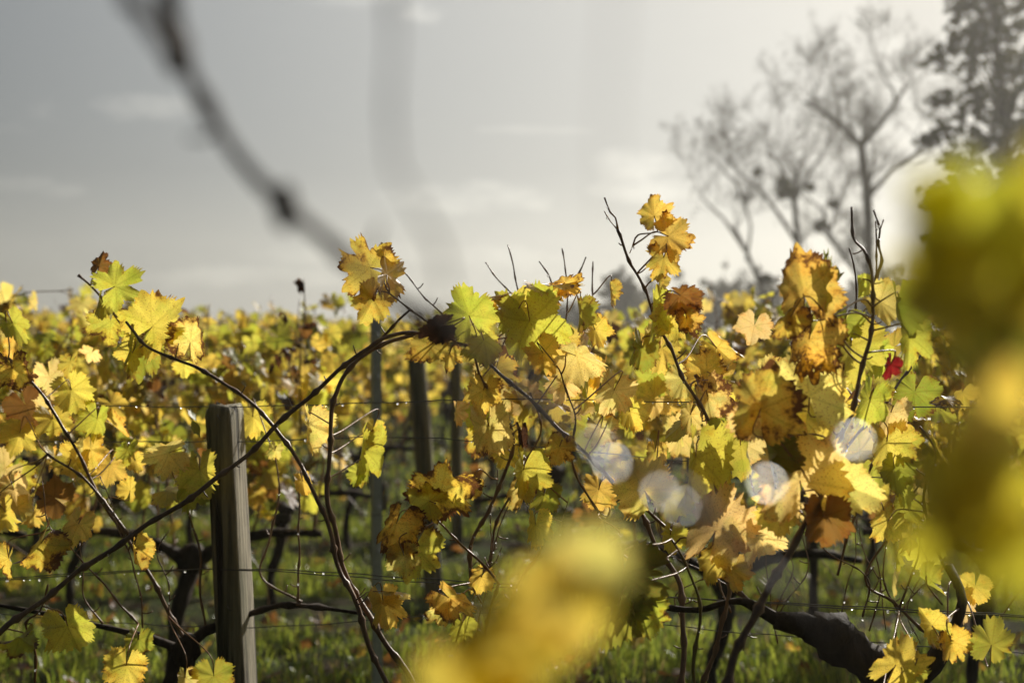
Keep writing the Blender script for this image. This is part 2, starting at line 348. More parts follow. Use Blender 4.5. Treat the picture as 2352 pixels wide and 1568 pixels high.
def litter():
    m = MB(); sub_ = None
    for _ in range(900):
        y = random.uniform(5, 16); x = (random.random() - .5) * (.8 * y + 1); FALL.append((x, y))
    return
FALL = []; litter()

# ------------------------------------------------------------------ vine leaves
VEINS = [0.0, R(54), -R(54), R(112), -R(112)]
SECT = [R(27), -R(27), R(84), -R(84)]
def leaf_shape(M=200, rings=(0.22, 0.45, 0.68, 0.88, 1.0), lobed=0.5, teeth=1.0, fold=0.15, roll=0.0, curl=0.0, cup=0.0, wave=0.05, rng=random, smooth_t=False):
    end = R(168); th = np.linspace(-end, end, M); th = np.unique(np.concatenate([th, VEINS, [s + e for s in SECT for e in (-.004, .004)]]))
    a = np.abs(th); j = lambda s_: 1 + s_ * (rng.random() - 0.5)
    ca = np.array([0, 11, 19, 29, 41, 55, 70, 85, 99, 113, 130, 150, 168.]); p_ = lobed
    prof = np.array([.98, .95, .92 - .05 * p_, .88 - .30 * p_, .88 - .10 * p_, .90, .87 - .03 * p_, .83 - .27 * p_, .82 - .08 * p_, .84, .80, .76, .60])
    crl = prof * np.array([j(.12)] + [j(.08) for _ in range(12)]); crr = crl * np.array([1] + [j(.16) for _ in range(12)])
    def interp(cr):
        k = np.clip(np.searchsorted(ca, np.degrees(a), side='right') - 1, 0, 11); f = (np.degrees(a) - ca[k]) / (ca[k + 1] - ca[k]); f = f * f * (3 - 2 * f)
        return cr[k] * (1 - f) + cr[k + 1] * f
    r = np.where(th >= 0, interp(crr), interp(crl))
    for _ in range(rng.choice([0, 1, 2, 3])):        # tears and missing bits
        t0_ = rng.uniform(-2.7, 2.7); r = r * (1 - rng.uniform(.10, .38) * np.exp(-((th - t0_) / rng.uniform(.04, .14)) ** 2))
    nt_ = 36.0 / end; ph = rng.random() * 6
    saw = np.abs(((th * nt_ * 0.5 + ph + 0.55 * np.sin(th * 5 + ph) + .3 * np.sin(th * 11 + 2 * ph)) % 1) * 2 - 1)
    tooth = teeth * (0.15 + 0.06 * np.sin(th * 7.3 + ph * 2) + 0.03 * np.sin(th * 17 + ph)) * (saw ** 1.2 - 0.45) + 0.035 * np.sin(th * 4.1 + ph * 3) + 0.02 * np.sin(th * 9.7 + ph)
    n = len(th); V = [[0, 0]]; T = [0]; idx = np.arange(n)
    XY = [np.zeros((1, 2))]; E = [np.zeros(1)]; TH = [np.zeros(1)]
    for t in rings:
        rr = r * t + (tooth * r if t == 1.0 else 0)
        XY.append(np.stack([rr * np.sin(th), rr * np.cos(th)], -1)); E.append(np.full(n, t)); TH.append(th)
    XY = np.vstack(XY); E = np.concatenate(E); TH = np.concatenate(TH)
    x, y = XY[:, 0].copy(), XY[:, 1].copy(); rad = np.hypot(x, y)
    best = np.full(len(x), 9.0); vs = np.zeros(len(x)); sec = np.argmin(np.abs(TH[:, None] - np.array(VEINS)[None]), 1)
    lim = [(-SECT[0], SECT[0]), (SECT[0], SECT[2]), (SECT[3], SECT[1]), (SECT[2], 9), (-9, SECT[3])]
    for k, va in enumerate(VEINS):
        inn = (TH >= lim[k][0]) & (TH < lim[k][1]); al = x * math.sin(va) + y * math.cos(va); pe = np.abs(x * math.cos(va) - y * math.sin(va))
        best[inn] = pe[inn]; vs[inn] = (al - 0.75 * pe)[inn] + 2
    z = -0.11 * best * (0.4 + 0.6 * rng.random())
    z += cup * rad ** 2 + wave * np.sin(TH * (3 + int(rng.random() * 4)) + rng.random() * 6) * rad ** 1.5 + wave * 0.6 * np.sin(TH * 11 + rng.random() * 6) * E ** 4
    if fold: z += fold * np.abs(x)
    if abs(roll) > 1e-3:
        ax = x / 1.0; c = roll; zz = z; x = (np.sin(ax * c) / c) * 1.0 - zz * np.sin(ax * c) * 0.6; z = (1 - np.cos(ax * c)) / c + zz * np.cos(ax * c)
    if abs(curl) > 1e-3:
        c = curl; yy = y; zz = z; y = np.sin(yy * c) / c - zz * np.sin(yy * c); z = (1 - np.cos(yy * c)) / c + zz * np.cos(yy * c)
    F = [np.stack([np.zeros(n - 1, int), 1 + idx[1:], 1 + idx[:-1]], -1)]
    for q in range(len(rings) - 1):
        a0 = 1 + q * n; b0 = a0 + n; F.append(np.stack([a0 + idx[:-1], a0 + idx[1:], b0 + idx[1:], b0 + idx[:-1]], -1))
    aux = np.stack([best, vs, E, np.zeros(len(x))], -1)
    return np.stack([x, y, z], -1), F, aux, XY

def Rx(a): c, s_ = math.cos(a), math.sin(a); return np.array([[1, 0, 0], [0, c, -s_], [0, s_, c]])
def Ry(a): c, s_ = math.cos(a), math.sin(a); return np.array([[c, 0, s_], [0, 1, 0], [-s_, 0, c]])
def Rz(a): c, s_ = math.cos(a), math.sin(a); return np.array([[c, -s_, 0], [s_, c, 0], [0, 0, 1]])
FACE = Rx(R(90))        # blade in the XZ plane, upper side towards -Y
COL = dict(N=(.60, .52, .045), Y=(.79, .615, .10), y=(.83, .68, .19), G=(.58, .555, .075), g=(.35, .36, .045), D=(.15, .165, .025), O=(.73, .53, .10), B=(.25, .12, .03), K=(.03, .015, .010), R=(.26, .006, .016), C=(.88, .66, .24))
def jitcol(c, s_=0.12):
    k = 1 + s_ * (random.random() - .5) * 2; return np.array([c[0] * k * (1 + .08 * (random.random() - .5)), c[1] * k * (1 + .16 * (random.random() - .5)), c[2] * k])
def add_leaf(mb, pos, size, rot, shape, color, stain, mat=0):
    V, F, aux, XY = shape; s_ = size / 1.55
    W = (V * s_) @ rot.T + pos; sd_ = random.random()
    luv = np.concatenate([XY, np.full((len(XY), 1), sd_ * 40)], 1)
    mb.add(W, F, mat, col=(*color, stain), aux=aux, luv=luv)

# --- templates for foliage seen small
def templates(n, M, rings, seed):
    rg = random.Random(seed); L_ = []
    for _ in range(n):
        dry = rg.random() < 0.25
        L_.append(leaf_shape(M, rings, lobed=rg.random(), teeth=1.0, fold=rg.uniform(-.1, .5), roll=rg.uniform(-1, 1) * (2.2 if dry else 1.0), curl=rg.uniform(-.9, .9), cup=rg.uniform(-.25, .25), wave=rg.uniform(.03, .12), rng=rg))
    return L_
T_MID = templates(24, 150, (0.45, 0.8, 1.0), 3)
T_LOW = templates(16, 44, (0.6, 1.0), 5)
def rand_rot():
    # hanging, tip mostly down, facing any way, tilted
    return Rz(random.uniform(0, 2 * math.pi)) @ Rx(random.gauss(0, .55)) @ Ry(0) @ FACE @ Rz(math.pi + random.gauss(0, .75))
PAL_FAR = [('Y', .30), ('G', .30), ('O', .09), ('y', .13), ('g', .13), ('B', .05), ('D', .08), ('K', .02)]
def pick(pal):
    r = random.random() * sum(w_ for _, w_ in pal)
    for k, w_ in pal:
        r -= w_
        if r <= 0: return k
    return pal[0][0]

def make_vine(variant, lod):
    """root Empty + trunk, canes, foliage; canopy 0.75 to 1.4 m"""
    random.seed(100 + variant)
    tr = MB(); cn = MB(); fo = MB()
    hh = random.uniform(.42, .55); lean = random.uniform(-.12, .12)
    pts = [(0, 0, -.06), (random.uniform(-.03, .03), 0, hh * .35), (lean * .6 + random.uniform(-.03, .03), random.uniform(-.04, .04), hh * .7), (lean, 0, hh), (lean, 0, hh + .06)]
    tube(tr, smooth_path(pts, .035), [.030, .021, .020, .024, .033, .018], 10, rough=.3); blob(tr, (lean, 0, hh + .02), .055, .045, .06, jit=.5)
    arms = []
    for sgn in (-1, 1):
        a = [(lean, 0, hh), (lean + sgn * .12, random.uniform(-.02, .02), hh + .08), (lean + sgn * .28, 0, hh + .11 + random.uniform(-.02, .03)), (lean + sgn * .46, 0, hh + .10 + random.uniform(-.03, .03))]
        p = smooth_path(a, .03); arms.append(p); tube(tr, p, [.026, .018, .012], 7, rough=.35)
    tmpl = T_MID if lod else T_LOW
    nsh = 9
    for k in range(nsh):
        p = arms[k % 2]; st = p[int((len(p) - 1) * random.uniform(.1, 1))]
        top = random.uniform(1.12, 1.34) + (0.12 if random.random() < .22 else 0); dx = random.gauss(0, .12); dy = random.gauss(0, .09)
        mid = st + np.array([dx * .3 + random.gauss(0, .03), dy * .8, (top - st[2]) * .5]); en = np.array([st[0] + dx, st[1] + dy * .6, top])
        bend = en + np.array([random.gauss(0, .10), random.gauss(0, .08), random.uniform(-.05, .12)])
        sp = smooth_path([st, mid, en, bend], .04); tube(cn, sp, (.0050, .0018), 5, nodes=.09 if lod else 0)
        L_ = len(sp); nl = random.randint(25, 32) if lod else random.randint(22, 29)
        for q in range(nl):
            f = random.uniform(.30, 1.0) ** .85 if random.random() < .93 else random.uniform(.1, .4)
            b = sp[int((L_ - 1) * f)]
            if b[2] < .68 and random.random() < .75: continue
            dirn = np.array([random.gauss(0, 1), random.gauss(0, 1), random.gauss(.1, .4)]); dirn /= np.linalg.norm(dirn)
            ln = random.uniform(.03, .12); at = b + dirn * ln
            if lod: tube(cn, [b, b + dirn * ln * .5 + np.array([0, 0, .01]), at], .0013, 4, cap=False)
            sz = random.uniform(.045, .105) if lod else random.uniform(.045, .10) * (0.75 if f > .93 else 1)
            c = pick(PAL_FAR); stn = max(0, min(1, random.gauss(.24, .22)))
            if b[2] < .85 and random.random() < .35: c = random.choice('OBC')
            add_leaf(fo, at, sz, rand_rot(), random.choice(tmpl), jitcol(COL[c], .22), stn)
    for q in range(5):     # bare tips standing above the leaves
        b = random.choice(arms)[random.randint(2, 10)]; b = np.array([b[0] + random.gauss(0, .1), b[1], 1.15]); en = b + np.array([random.gauss(0, .1), random.gauss(0, .05), random.uniform(.15, .36)])
        sp = smooth_path([b, (b + en) / 2 + np.array([random.gauss(0, .02), 0, 0]), en], .03); tube(cn, sp, (.0022, .0012), 4, nodes=.05)
        if random.random() < .4: add_leaf(fo, en - np.array([0, 0, .05]), .05, rand_rot(), random.choice(tmpl), jitcol(COL[pick(PAL_FAR)], .2), .3)
    if lod:
        for q in range(12):   # bare thin side shoots
            b = random.choice(arms)[random.randint(2, 10)]; en = b + np.array([random.gauss(0, .2), random.gauss(0, .1), random.uniform(-.35, .35)])
            tube(cn, smooth_path([b, (b + en) / 2 + np.array([.04, 0, .03]), en], .03), (.0026, .0012), 4)
    return [('trunk', tr.mesh('trunk', M_TRUNK, attrs=False)), ('cane', cn.mesh('cane', M_CANE, attrs=False)), ('foliage', fo.mesh('foliage', M_LEAF))]

VAR_MID = [make_vine(k, 1) for k in range(5)]; VAR_LOW = [make_vine(20 + k, 0) for k in range(6)]
random.seed(11)
def place_vine(meshes, x, y, rz, label, group, sz=1.0):
    r = thing('grapevine', (x, y, float(terrain(x, y))), label, 'grapevine', group, rz); r.scale = (sz, sz, sz)
    for nm, me in meshes:
        o = link(bpy.data.objects.new(nm, me)); o.parent = r
    return r
ORD = ['second', 'third', 'fourth', 'fifth', 'sixth', 'seventh', 'eighth', 'ninth', 'tenth', 'eleventh', 'twelfth', 'thirteenth', 'fourteenth', 'fifteenth']
for k, y in enumerate(ROWS[:14]):
    half = 0.36 * y + 0.9
    if k < 4:                                      # a post stands between two vines here
        gx = (-.27, -.36, -.38, -.40)[k]; gap = (.92, .70, .58, .52)[k]
        xs_ = np.array(sorted([gx - gap - .92 * i for i in range(9) if gx - gap - .92 * i > -half] + [gx + gap + .92 * i for i in range(9) if gx + gap + .92 * i < half]))
    else: xs_ = np.arange(-half + random.uniform(0, .3), half + .2, 0.92)
    for q, x in enumerate(xs_):
        if k == 0:
            u = 1176 + x / y * F_PX
            where = ('at the far left', 'left of the near wooden post', 'just right of the near wooden post', 'around the grey metal stake', 'right behind the row of dark posts', 'right of the picture centre', 'behind the red leaf at the right', 'at the far right edge', 'outside right')[min(q, 8)]
            lab = 'soft yellow second-row grapevine ' + where; gr = 'grapevines of the second row'
        else:
            side = 'left of the dark wooden posts' if x < -0.4 else 'right of the dark wooden posts'
            lab = f'blurred yellow and green grapevine in the {ORD[k]} row, {side}'; gr = f'grapevines of the {ORD[k]} row'
        place_vine(random.choice(VAR_MID if k < 2 else VAR_LOW), x + random.gauss(0, .06), y + random.gauss(0, .03), random.choice([0, math.pi]) + random.gauss(0, .12), lab, gr, random.uniform(.93, 1.06))
for (px, py, n_) in ((690, 800, 10), (395, 800, 5), (310, 905, 4), (1200, 985, 4)):   # dried black leaves clinging to one shoot
    if n_ < 10: continue
    c_ = P(px, py, 4.7); rt = thing('dried_shoot', c_, 'tall dead vine shoot with shrivelled black leaves rising over the second row', 'vine shoot'); m = MB(); b_ = MB()
    tube(m, smooth_path([P(690, 1000, 4.72), c_, P(700, 730, 4.7), P(698, 640, 4.7)], .03), (.004, .0016), 5, nodes=.08); m.build('cane', M_CANE, rt, c_, attrs=False)
    for q in range(14):
        px_, py_ = (random.gauss(px, 26), random.gauss(py, 42)) if q else (699, 652)
        sh = leaf_shape(60, (.45, .8, 1.), fold=.8, roll=2.2, curl=1.2, wave=.15); add_leaf(b_, P(px_, py_, 4.7 + random.gauss(0, .03)), random.uniform(.05, .085), rand_rot(), sh, COL['K'], 1.0)
    b_.build('foliage', M_LEAF, rt, c_)
m = MB()
for (x, y) in FALL:
    add_leaf(m, np.array([x, y, float(terrain(x, y)) + random.uniform(-.015, .05)]), random.uniform(.05, .09), Rz(random.uniform(0, 6.28)) @ Rx(random.gauss(0, .5)) @ Ry(random.gauss(0, .5)), random.choice(T_LOW), jitcol(COL[random.choice('YOBBBO')], .25), .7)
tag(m.build('fallen_leaves', M_LEAF), 'yellow and brown leaves fallen in the grass under the rows', 'leaf litter', kind='stuff')
# rows farther than can be told apart: one mass of leaf
mb = MB(); sub = templates(10, 14, (1.0,), 9)
for y in list(ROWS[14:40]) + [80, 90, 100, 115, 130]:
    n = int(0.78 * y * 15)
    for _ in range(n):
        x = (random.random() - .5) * .80 * y; z = min(1.42, random.gauss(1.12, .16)) + .05 * math.sin(x * 1.3 + y) + float(terrain(x, y))
        add_leaf(mb, np.array([x, y + random.gauss(0, .14), z]), random.uniform(.10, .19) * (1 + max(0, y - 40) / 80), rand_rot(), random.choice(sub), jitcol(COL[pick(PAL_FAR)], .2), .3)
tag(mb.build('vineyard_rows', M_LEAF), 'far vine rows running together into one yellow green mass', 'vines', kind='stuff')

# ------------------------------------------------------------------ posts, stake, wires
def wood_post(top, bot, wx, wy, rz, label, rounded=False):
    top = np.array(top); bot = np.array(bot); r = thing('wooden_post', bot, label, 'post', 'wooden posts at the row ends')
    m = MB(); ns = 28; nr = 26; ang = np.linspace(0, 2 * np.pi, ns, endpoint=False); e = 1.0 if rounded else 0.30
    px = np.sign(np.cos(ang)) * np.abs(np.cos(ang)) ** e * wx / 2; py = np.sign(np.sin(ang)) * np.abs(np.sin(ang)) ** e * wy / 2
    c, s_ = math.cos(rz), math.sin(rz); px, py = px * c - py * s_, px * s_ + py * c
    irr = 1 + 0.05 * (RNG.random(ns) - .5); V = []
    hts = np.concatenate([np.linspace(0, .985, nr), [.993, 1.0]])
    for i, t in enumerate(hts):
        q = bot + (top - bot) * t; k = (1 if t < .99 else (.965 if t < .999 else .88)) * irr * (1 + .012 * np.sin(t * 19 + ang * 2)) * (1 + .05 * (1 - t))
        V.append(np.stack([q[0] + px * k, q[1] + py * k, np.full(ns, q[2]) + (0.006 * np.sin(ang * 3) + .004 * np.cos(ang * 7) if t > .99 else 0)], -1))
    n = len(V); V = np.vstack(V + [[top + np.array([0, 0, .004])]]); i = np.arange(n - 1)[:, None] * ns; j = np.arange(ns)[None]; j2 = (j + 1) % ns
    jj = np.arange(ns); b = (n - 1) * ns
    m.add(V, [np.stack([i + j, i + j2, i + ns + j2, i + ns + j], -1).reshape(-1, 4), np.stack([b + jj, b + np.roll(jj, -1), np.full(ns, len(V) - 1)], -1)])
    m.build('shaft', M_WOOD, r, bot, attrs=False)
    for hz in (.02, .42):                         # the staples that hold the wires
        s2 = MB()
        q = top - (top - bot) * hz / np.linalg.norm(top - bot)
        tube(s2, smooth_path([q + np.array([-.004, -wy / 2 * 1.1 - .001, .006]), q + np.array([0, -wy / 2 * 1.1 - .007, 0]), q + np.array([.004, -wy / 2 * 1.1 - .001, -.006])], .003), .0013, 5)
        s2.build('staple', M_WIRE, r, bot, attrs=False)
    return r
PD = 3.05
t0 = P(515, 934, PD); b1 = P(547, 1568, PD); dirv = (b1 - t0) / (b1 - t0)[2]; b0 = t0 + dirv * (-.1 - t0[2])
wood_post(t0, b0, .062, .10, R(-5), 'weathered squared wooden post nearest the camera, sunlit on its right face')
def post_at(px, py, d, pxb, pyb, w_, label):
    t = P(px, py, d); b = P(pxb, pyb, d); b[2] = -.1; wood_post(t, b, w_, w_, 0, label, True)
post_at(955, 808, 6.6, 1003, 1400, .086, 'dark leaning round wooden post behind the metal stake, second from the camera')
post_at(1047, 800, 8.45, 1050, 1262, .070, 'narrow upright dark post just right of the leaning one')
post_at(1092, 880, 10.3, 1096, 1175, .070, 'short far dark post, third in the line of posts')
post_at(1128, 850, 12.2, 1130, 1110, .070, 'farthest small dark post in the line of posts')

def metal_stake():
    d = 4.78; t = P(866, 728, d); b = P(869, 1568, d); b = t + (b - t) * (t[2] + .1) / (t[2] - b[2]); r = thing('metal_stake', b, 'grey galvanised metal stake with notches for the wires, standing in the second row', 'vine stake')
    m = MB(); w2, dp, th = .0145, .026, .0022
    prof = [(-w2, dp), (-w2, 0), (w2, 0), (w2, dp), (w2 + .004, dp), (w2 + .004, dp + th), (w2 - th, dp + th), (w2 - th, th), (-w2 + th, th), (-w2 + th, dp + th), (-w2 - .004, dp + th), (-w2 - .004, dp)]
    hz = np.arange(0, 1.0001, 1 / 60.); V = []; n = len(prof)
    for q in hz:
        c = b + (t - b) * q
        for (x, y) in prof: V.append((c[0] + x * math.cos(.25) - y * math.sin(.25), c[1] + x * math.sin(.25) + y * math.cos(.25), c[2]))
    i = np.arange(len(hz) - 1)[:, None] * n; j = np.arange(n)[None]; j2 = (j + 1) % n
    m.add(V, [np.stack([i + j, i + j2, i + n + j2, i + n + j], -1).reshape(-1, 4)]); m.build('profile', M_STAKE, r, b, smooth=False, attrs=False)
    for k in range(7):                            # punched hooks along the web
        z = t[2] - .06 - k * .145; c = t + (b - t) * ((t[2] - z) / (t[2] - b[2])); h = MB()
        tube(h, smooth_path([c + np.array([-.006, -.001, -.014]), c + np.array([-.006, -.009, .004]), c + np.array([0, -.010, .014]), c + np.array([.006, -.009, .004]), c + np.array([.006, -.001, -.014])], .003), .0016, 6)
        h.build('wire_hook', M_STAKE, r, b, attrs=False)
metal_stake()

def wire(pts, label, rad=.0011, group='wires along the row in focus', twin=0.0):
    pts = [np.array(p) for p in pts]; o0 = pts[0]; m = MB(); sp = smooth_path(pts, .05)
    sp = sp + np.stack([np.zeros(len(sp)), np.zeros(len(sp)), .0012 * np.sin(np.arange(len(sp)) * 1.9)], -1)
    tube(m, sp, rad, 6)
    if twin: tube(m, sp + np.stack([np.zeros(len(sp)), np.full(len(sp), -.01), twin * np.sin(np.linspace(0.3, 9, len(sp)))], -1), rad, 6)
    tag(m.build('trellis_wire', M_WIRE, None, (0, 0, 0), attrs=False), label, 'wire', group); return sp
WY = lambda px: 3.04 - (px - 520) * .00028
W1 = wire([P(x, y, WY(x)) for x, y in ((-200, 926), (0, 928), (520, 934), (1170, 917), (1700, 927), (2100, 933), (2560, 945))], 'thin wire at the height of the near post top', .0011)
W3 = wire([P(x, y, WY(x)) for x, y in ((-200, 1012), (520, 1014), (900, 1003), (1170, 1020), (1500, 1052), (1900, 1085), (2352, 1128), (2560, 1145))], 'second wire down, crossing the leaves at mid height', .0011)
W4 = wire([P(x, y, WY(x) - .03) for x, y in ((-200, 1345), (0, 1332), (520, 1306), (1000, 1330), (1650, 1378), (2100, 1404), (2352, 1416), (2560, 1425))], 'doubled lower wire crossing in front of the near post', .0012, twin=.006)
W5 = wire([P(x, y, WY(x)) for x, y in ((-200, 1395), (520, 1440), (1170, 1405), (1700, 1452), (2352, 1498), (2560, 1510))], 'lowest thin wire near the vine heads', .0010)
W6 = wire([P(x, y, 4.75) for x, y in ((-300, 800), (0, 800), (450, 792), (700, 780), (866, 764), (1200, 800), (1700, 795), (2600, 800))], 'top wire of the second row hooked on the metal stake', .0013, 'wires of the second row')
W7 = wire([P(x, y, 4.75) for x, y in ((-300, 928), (866, 925), (1700, 935), (2600, 938))], 'middle wire of the second row passing the metal stake', .0013, 'wires of the second row')
wire([P(x, y, 4.75) for x, y in ((-300, 1180), (866, 1182), (1700, 1200), (2600, 1210))], 'low wire of the second row carrying the vine arms', .0015, 'wires of the second row')
for k, y in enumerate(ROWS[1:5]):
    for nm, z in (('low', .62), ('middle', .95), ('high', 1.22)):
        wire([np.array([x, y, z + .01 * math.sin(x * 2) + float(terrain(x, y))]) for x in np.linspace(-.4 * y - .6, .4 * y + .6, 9)], f'{nm} wire of the {ORD[k + 1]} vine row', .0014, 'wires of the farther rows')

# ------------------------------------------------------------------ the vines in focus
class Vine:
    def __init__(s, base, label): s.o = np.array(base); s.r = thing('grapevine', base, label, 'grapevine', 'grapevines of the row in focus'); s.pts = []
    def cane(s, pts, d, r0, r1=None, mat=None, nodes=.075, name='cane'):
        if np.isscalar(d): d = [d] * len(pts)
        elif len(d) == 2 and len(pts) != 2: d = np.linspace(d[0], d[1], len(pts))
        p = smooth_path([P(x, y, dd) for (x, y), dd in zip(pts, d)], .009); 
        p = p + .0012 * np.stack([np.sin(np.arange(len(p)) * .37 + 1), np.cos(np.arange(len(p)) * .29), np.sin(np.arange(len(p)) * .23)], -1)
        if nodes and nodes > .04:
            sl = np.concatenate([[0], np.cumsum(np.linalg.norm(np.diff(p, axis=0), axis=1))]); tri = np.abs((sl / nodes) % 2 - 1) - .5; tg = np.gradient(p, axis=0); nm = np.stack([tg[:, 2], np.zeros(len(p)), -tg[:, 0]], -1); nm /= np.linalg.norm(nm, axis=1)[:, None] + 1e-9
            p = p + nm * (tri * .0045)[:, None]
        m = MB(); r0 *= .88; r1 = (r1 * .88) if r1 else r0 * .75; tube(m, p, (r0, r1), 8, nodes=nodes, rough=.10)
        if nodes and nodes > .04:
            for k_ in range(int(sl[-1] / nodes)):
                if rn.random() < .55:
                    ii = int(np.searchsorted(sl, (k_ + .5) * nodes)); ii = min(ii, len(p) - 2); sg = rn.choice([-1, 1]); e_ = p[ii] + nm[ii] * sg * rn.uniform(.008, .022) + np.array([0, rn.uniform(-.008, .008), rn.uniform(.0, .012)])
                    tube(m, smooth_path([p[ii], (p[ii] + e_) / 2 + np.array([0, 0, -.002]), e_], .004), (.0014, .0011), 5)
        s.pts.append(p); return m.build(name, mat or M_CANE, s.r, s.o, attrs=False)
    def leaf(s, px, py, size, d, tip, yaw, pitch, c, stain=.3, lobed=.5, fold=.15, roll=0., curl=0., cup=0., wave=.06, pet=True, M=300, label=None):
        """size: px over the longer axis; tip: clockwise angle of the tip from up, degrees"""
        sh = leaf_shape(M, lobed=min(1, lobed * 1.1), fold=fold * 1.5, roll=roll * 1.15 + random.uniform(-.5, .5), curl=(curl or random.uniform(-.7, .7)), cup=cup + random.uniform(-.2, .2), wave=wave * 1.5)
        rot = Rz(R(yaw)) @ Rx(R(pitch)) @ FACE @ Rz(-R(tip)); sz = size * (.88 + .08 * random.random() if pet is True else 1) * d / F_PX
        V = sh[0]; cen = (V[V.shape[0] // 3:].mean(0) * sz / 1.55) @ rot.T; pos = P(px, py, d) - cen
        m = MB(); add_leaf(m, pos, sz, rot, sh, jitcol(COL[c], .06), stain + .07 if stain >= 0 else stain)
        if pet and s.pts:
            A = np.vstack(s.pts); dist = np.linalg.norm((A - pos) * np.array([1, .5, 1]), axis=1); k = int(np.argmin(dist))
            if dist[k] < (.30 if pet is True else pet):
                q = A[k]; back = rot @ np.array([0, -1.0, .1]); ln = min(.04, dist[k] * .4)
                tube(m, smooth_path([pos, pos + back * ln, q + np.array([0, 0, -.004]) + (pos - q) * .25 + np.array([0, 0, .01]), q], .008), (.0010, .0017) if pet is True else (.0005, .0008), 6, mat=1)
        o = m.build('leaf', [M_LEAF, M_PETIOLE], s.r, s.o)
        if label: o['label'] = label
        return o
    def head(s, pts, d, rads):
        m = MB(); tube(m, smooth_path([P(x, y, d) if not isinstance(x, np.ndarray) else x for x, y in pts], .02), rads, 12, rough=.38); return m
rn = random.Random(5)
def gpt(x, y): return np.array([x, y, -.05])

# ---- left vine
hd = P(425, 1500, 3.0)
VL = Vine((hd[0], hd[1], 0), 'grapevine left of the near post, long canes crossing in front of it')
m = MB(); tube(m, smooth_path([(hd[0], hd[1], -.05), (hd[0] + .03, hd[1], .3), (hd[0] - .02, hd[1], .55), hd, hd + np.array([.01, 0, .04])], .02), [.045, .03, .032, .030, .028, .016], 12, rough=.4)
blob(m, hd, .028, .028, .035, jit=.5); m.build('trunk', M_TRUNK, VL.r, VL.o, attrs=False)
m = MB(); tube(m, smooth_path([hd, P(470, 1450, 3.02), P(620, 1395, 3.06), P(690, 1390, 3.06), P(850, 1410, 3.05)], .02), [.012, .007, .005, .004], 8, rough=.25, nodes=.06); m.build('arm', M_TRUNK, VL.r, VL.o, attrs=False); m = MB()
tube(m, smooth_path([hd, P(360, 1470, 3.0), P(200, 1430, 3.0), P(60, 1400, 3.0), P(-60, 1380, 3.0)], .02), [.012, .006, .005, .004], 8, rough=.25); m.build('arm', M_TRUNK, VL.r, VL.o, attrs=False)
VL.cane([(-60, 1500), (0, 1455), (130, 1350), (300, 1232), (480, 1112), (560, 1052), (640, 972), (740, 885), (800, 835), (850, 795), (890, 772), (950, 765), (1010, 772)], (2.55, 2.75), .0058, .0042)
VL.cane([(850, 795), (895, 760), (945, 712)], 2.72, .0034, .0024)
VL.cane([(425, 1480), (390, 1405), (335, 1308), (292, 1232), (250, 1180), (200, 1082), (150, 988), (90, 900), (20, 820)], (3.0, 2.9), .0052, .003)
VL.cane([(292, 1232), (240, 1150), (180, 1090), (110, 1040)], 2.92, .004, .0026)
VL.cane([(470, 1450), (462, 1350), (455, 1250), (430, 1160), (400, 1100)], 3.02, .003, .002)
VL.cane([(680, 1390), (690, 1280), (682, 1220), (690, 1160), (688, 1120)], 3.05, .0028, .002)
VL.cane([(690, 1385), (600, 1320), (620, 1230), (640, 1150), (632, 1040)], 3.05, .0030, .0018)
VL.cane([(75, 1568), (82, 1490), (60, 1430), (90, 1400), (110, 1340)], 2.7, .003, .0016, M_PETIOLE)
VL.cane([(180, 630), (215, 665), (262, 720), (300, 770)], 3.0, .0026, .0036)
# ---- centre vine
c0 = P(1010, 1900, 2.75)
VC = Vine((c0[0], c0[1], 0), 'grapevine in the middle whose paired brown canes rise beside the metal stake')
m = MB(); q0 = np.array([c0[0], c0[1], -.05]); tp = P(990, 1740, 2.78)
tube(m, smooth_path([q0, q0 + np.array([.02, 0, .25]), tp + np.array([.02, 0, -.12]), tp], .02), [.04, .03, .03, .024], 12, rough=.4); m.build('trunk', M_TRUNK, VC.r, VC.o, attrs=False)
VC.cane([(990, 1740), (945, 1568), (870, 1450), (825, 1380), (785, 1290), (768, 1210), (752, 1130), (760, 1000), (766, 920), (800, 850), (880, 790), (950, 768)], (2.72, 2.8), .0068, .0042)
VC.cane([(970, 1740), (885, 1568), (850, 1480), (810, 1370), (775, 1290), (745, 1180), (700, 1090), (640, 990), (560, 912), (470, 855), (385, 815), (330, 790), (290, 740)], (2.68, 2.85), .0062, .0030)
VC.cane([(1000, 1740), (1080, 1568), (1190, 1350), (1240, 1262), (1272, 1190)], (2.8, 2.75), .004, .0026, M_CANEGREEN)
VC.cane([(1145, 1345), (1100, 1285), (1055, 1245), (1012, 1205), (985, 1172)], 2.6, .0028, .0020, M_PETIOLE)
VC.cane([(1145, 1345), (1120, 1420), (1100, 1568), (1060, 1740)], (2.6, 2.75), .0032, .004, M_CANE)
VC.cane([(1078, 1345), (1085, 1250), (1120, 1170), (1160, 1090), (1178, 1010), (1150, 930), (1105, 870), (1090, 820)], (2.85, 2.8), .0046, .0026)
VC.cane([(1120, 1300), (1150, 1180), (1200, 1080), (1240, 990), (1220, 900)], 2.9, .003, .002)
VC.cane([(1015, 725), (960, 665), (925, 620)], 2.95, .0022, .0014, nodes=.05)
VC.cane([(895, 672), (950, 720), (1000, 752), (1060, 790)], 2.75, .0018, .0026, M_PETIOLE)
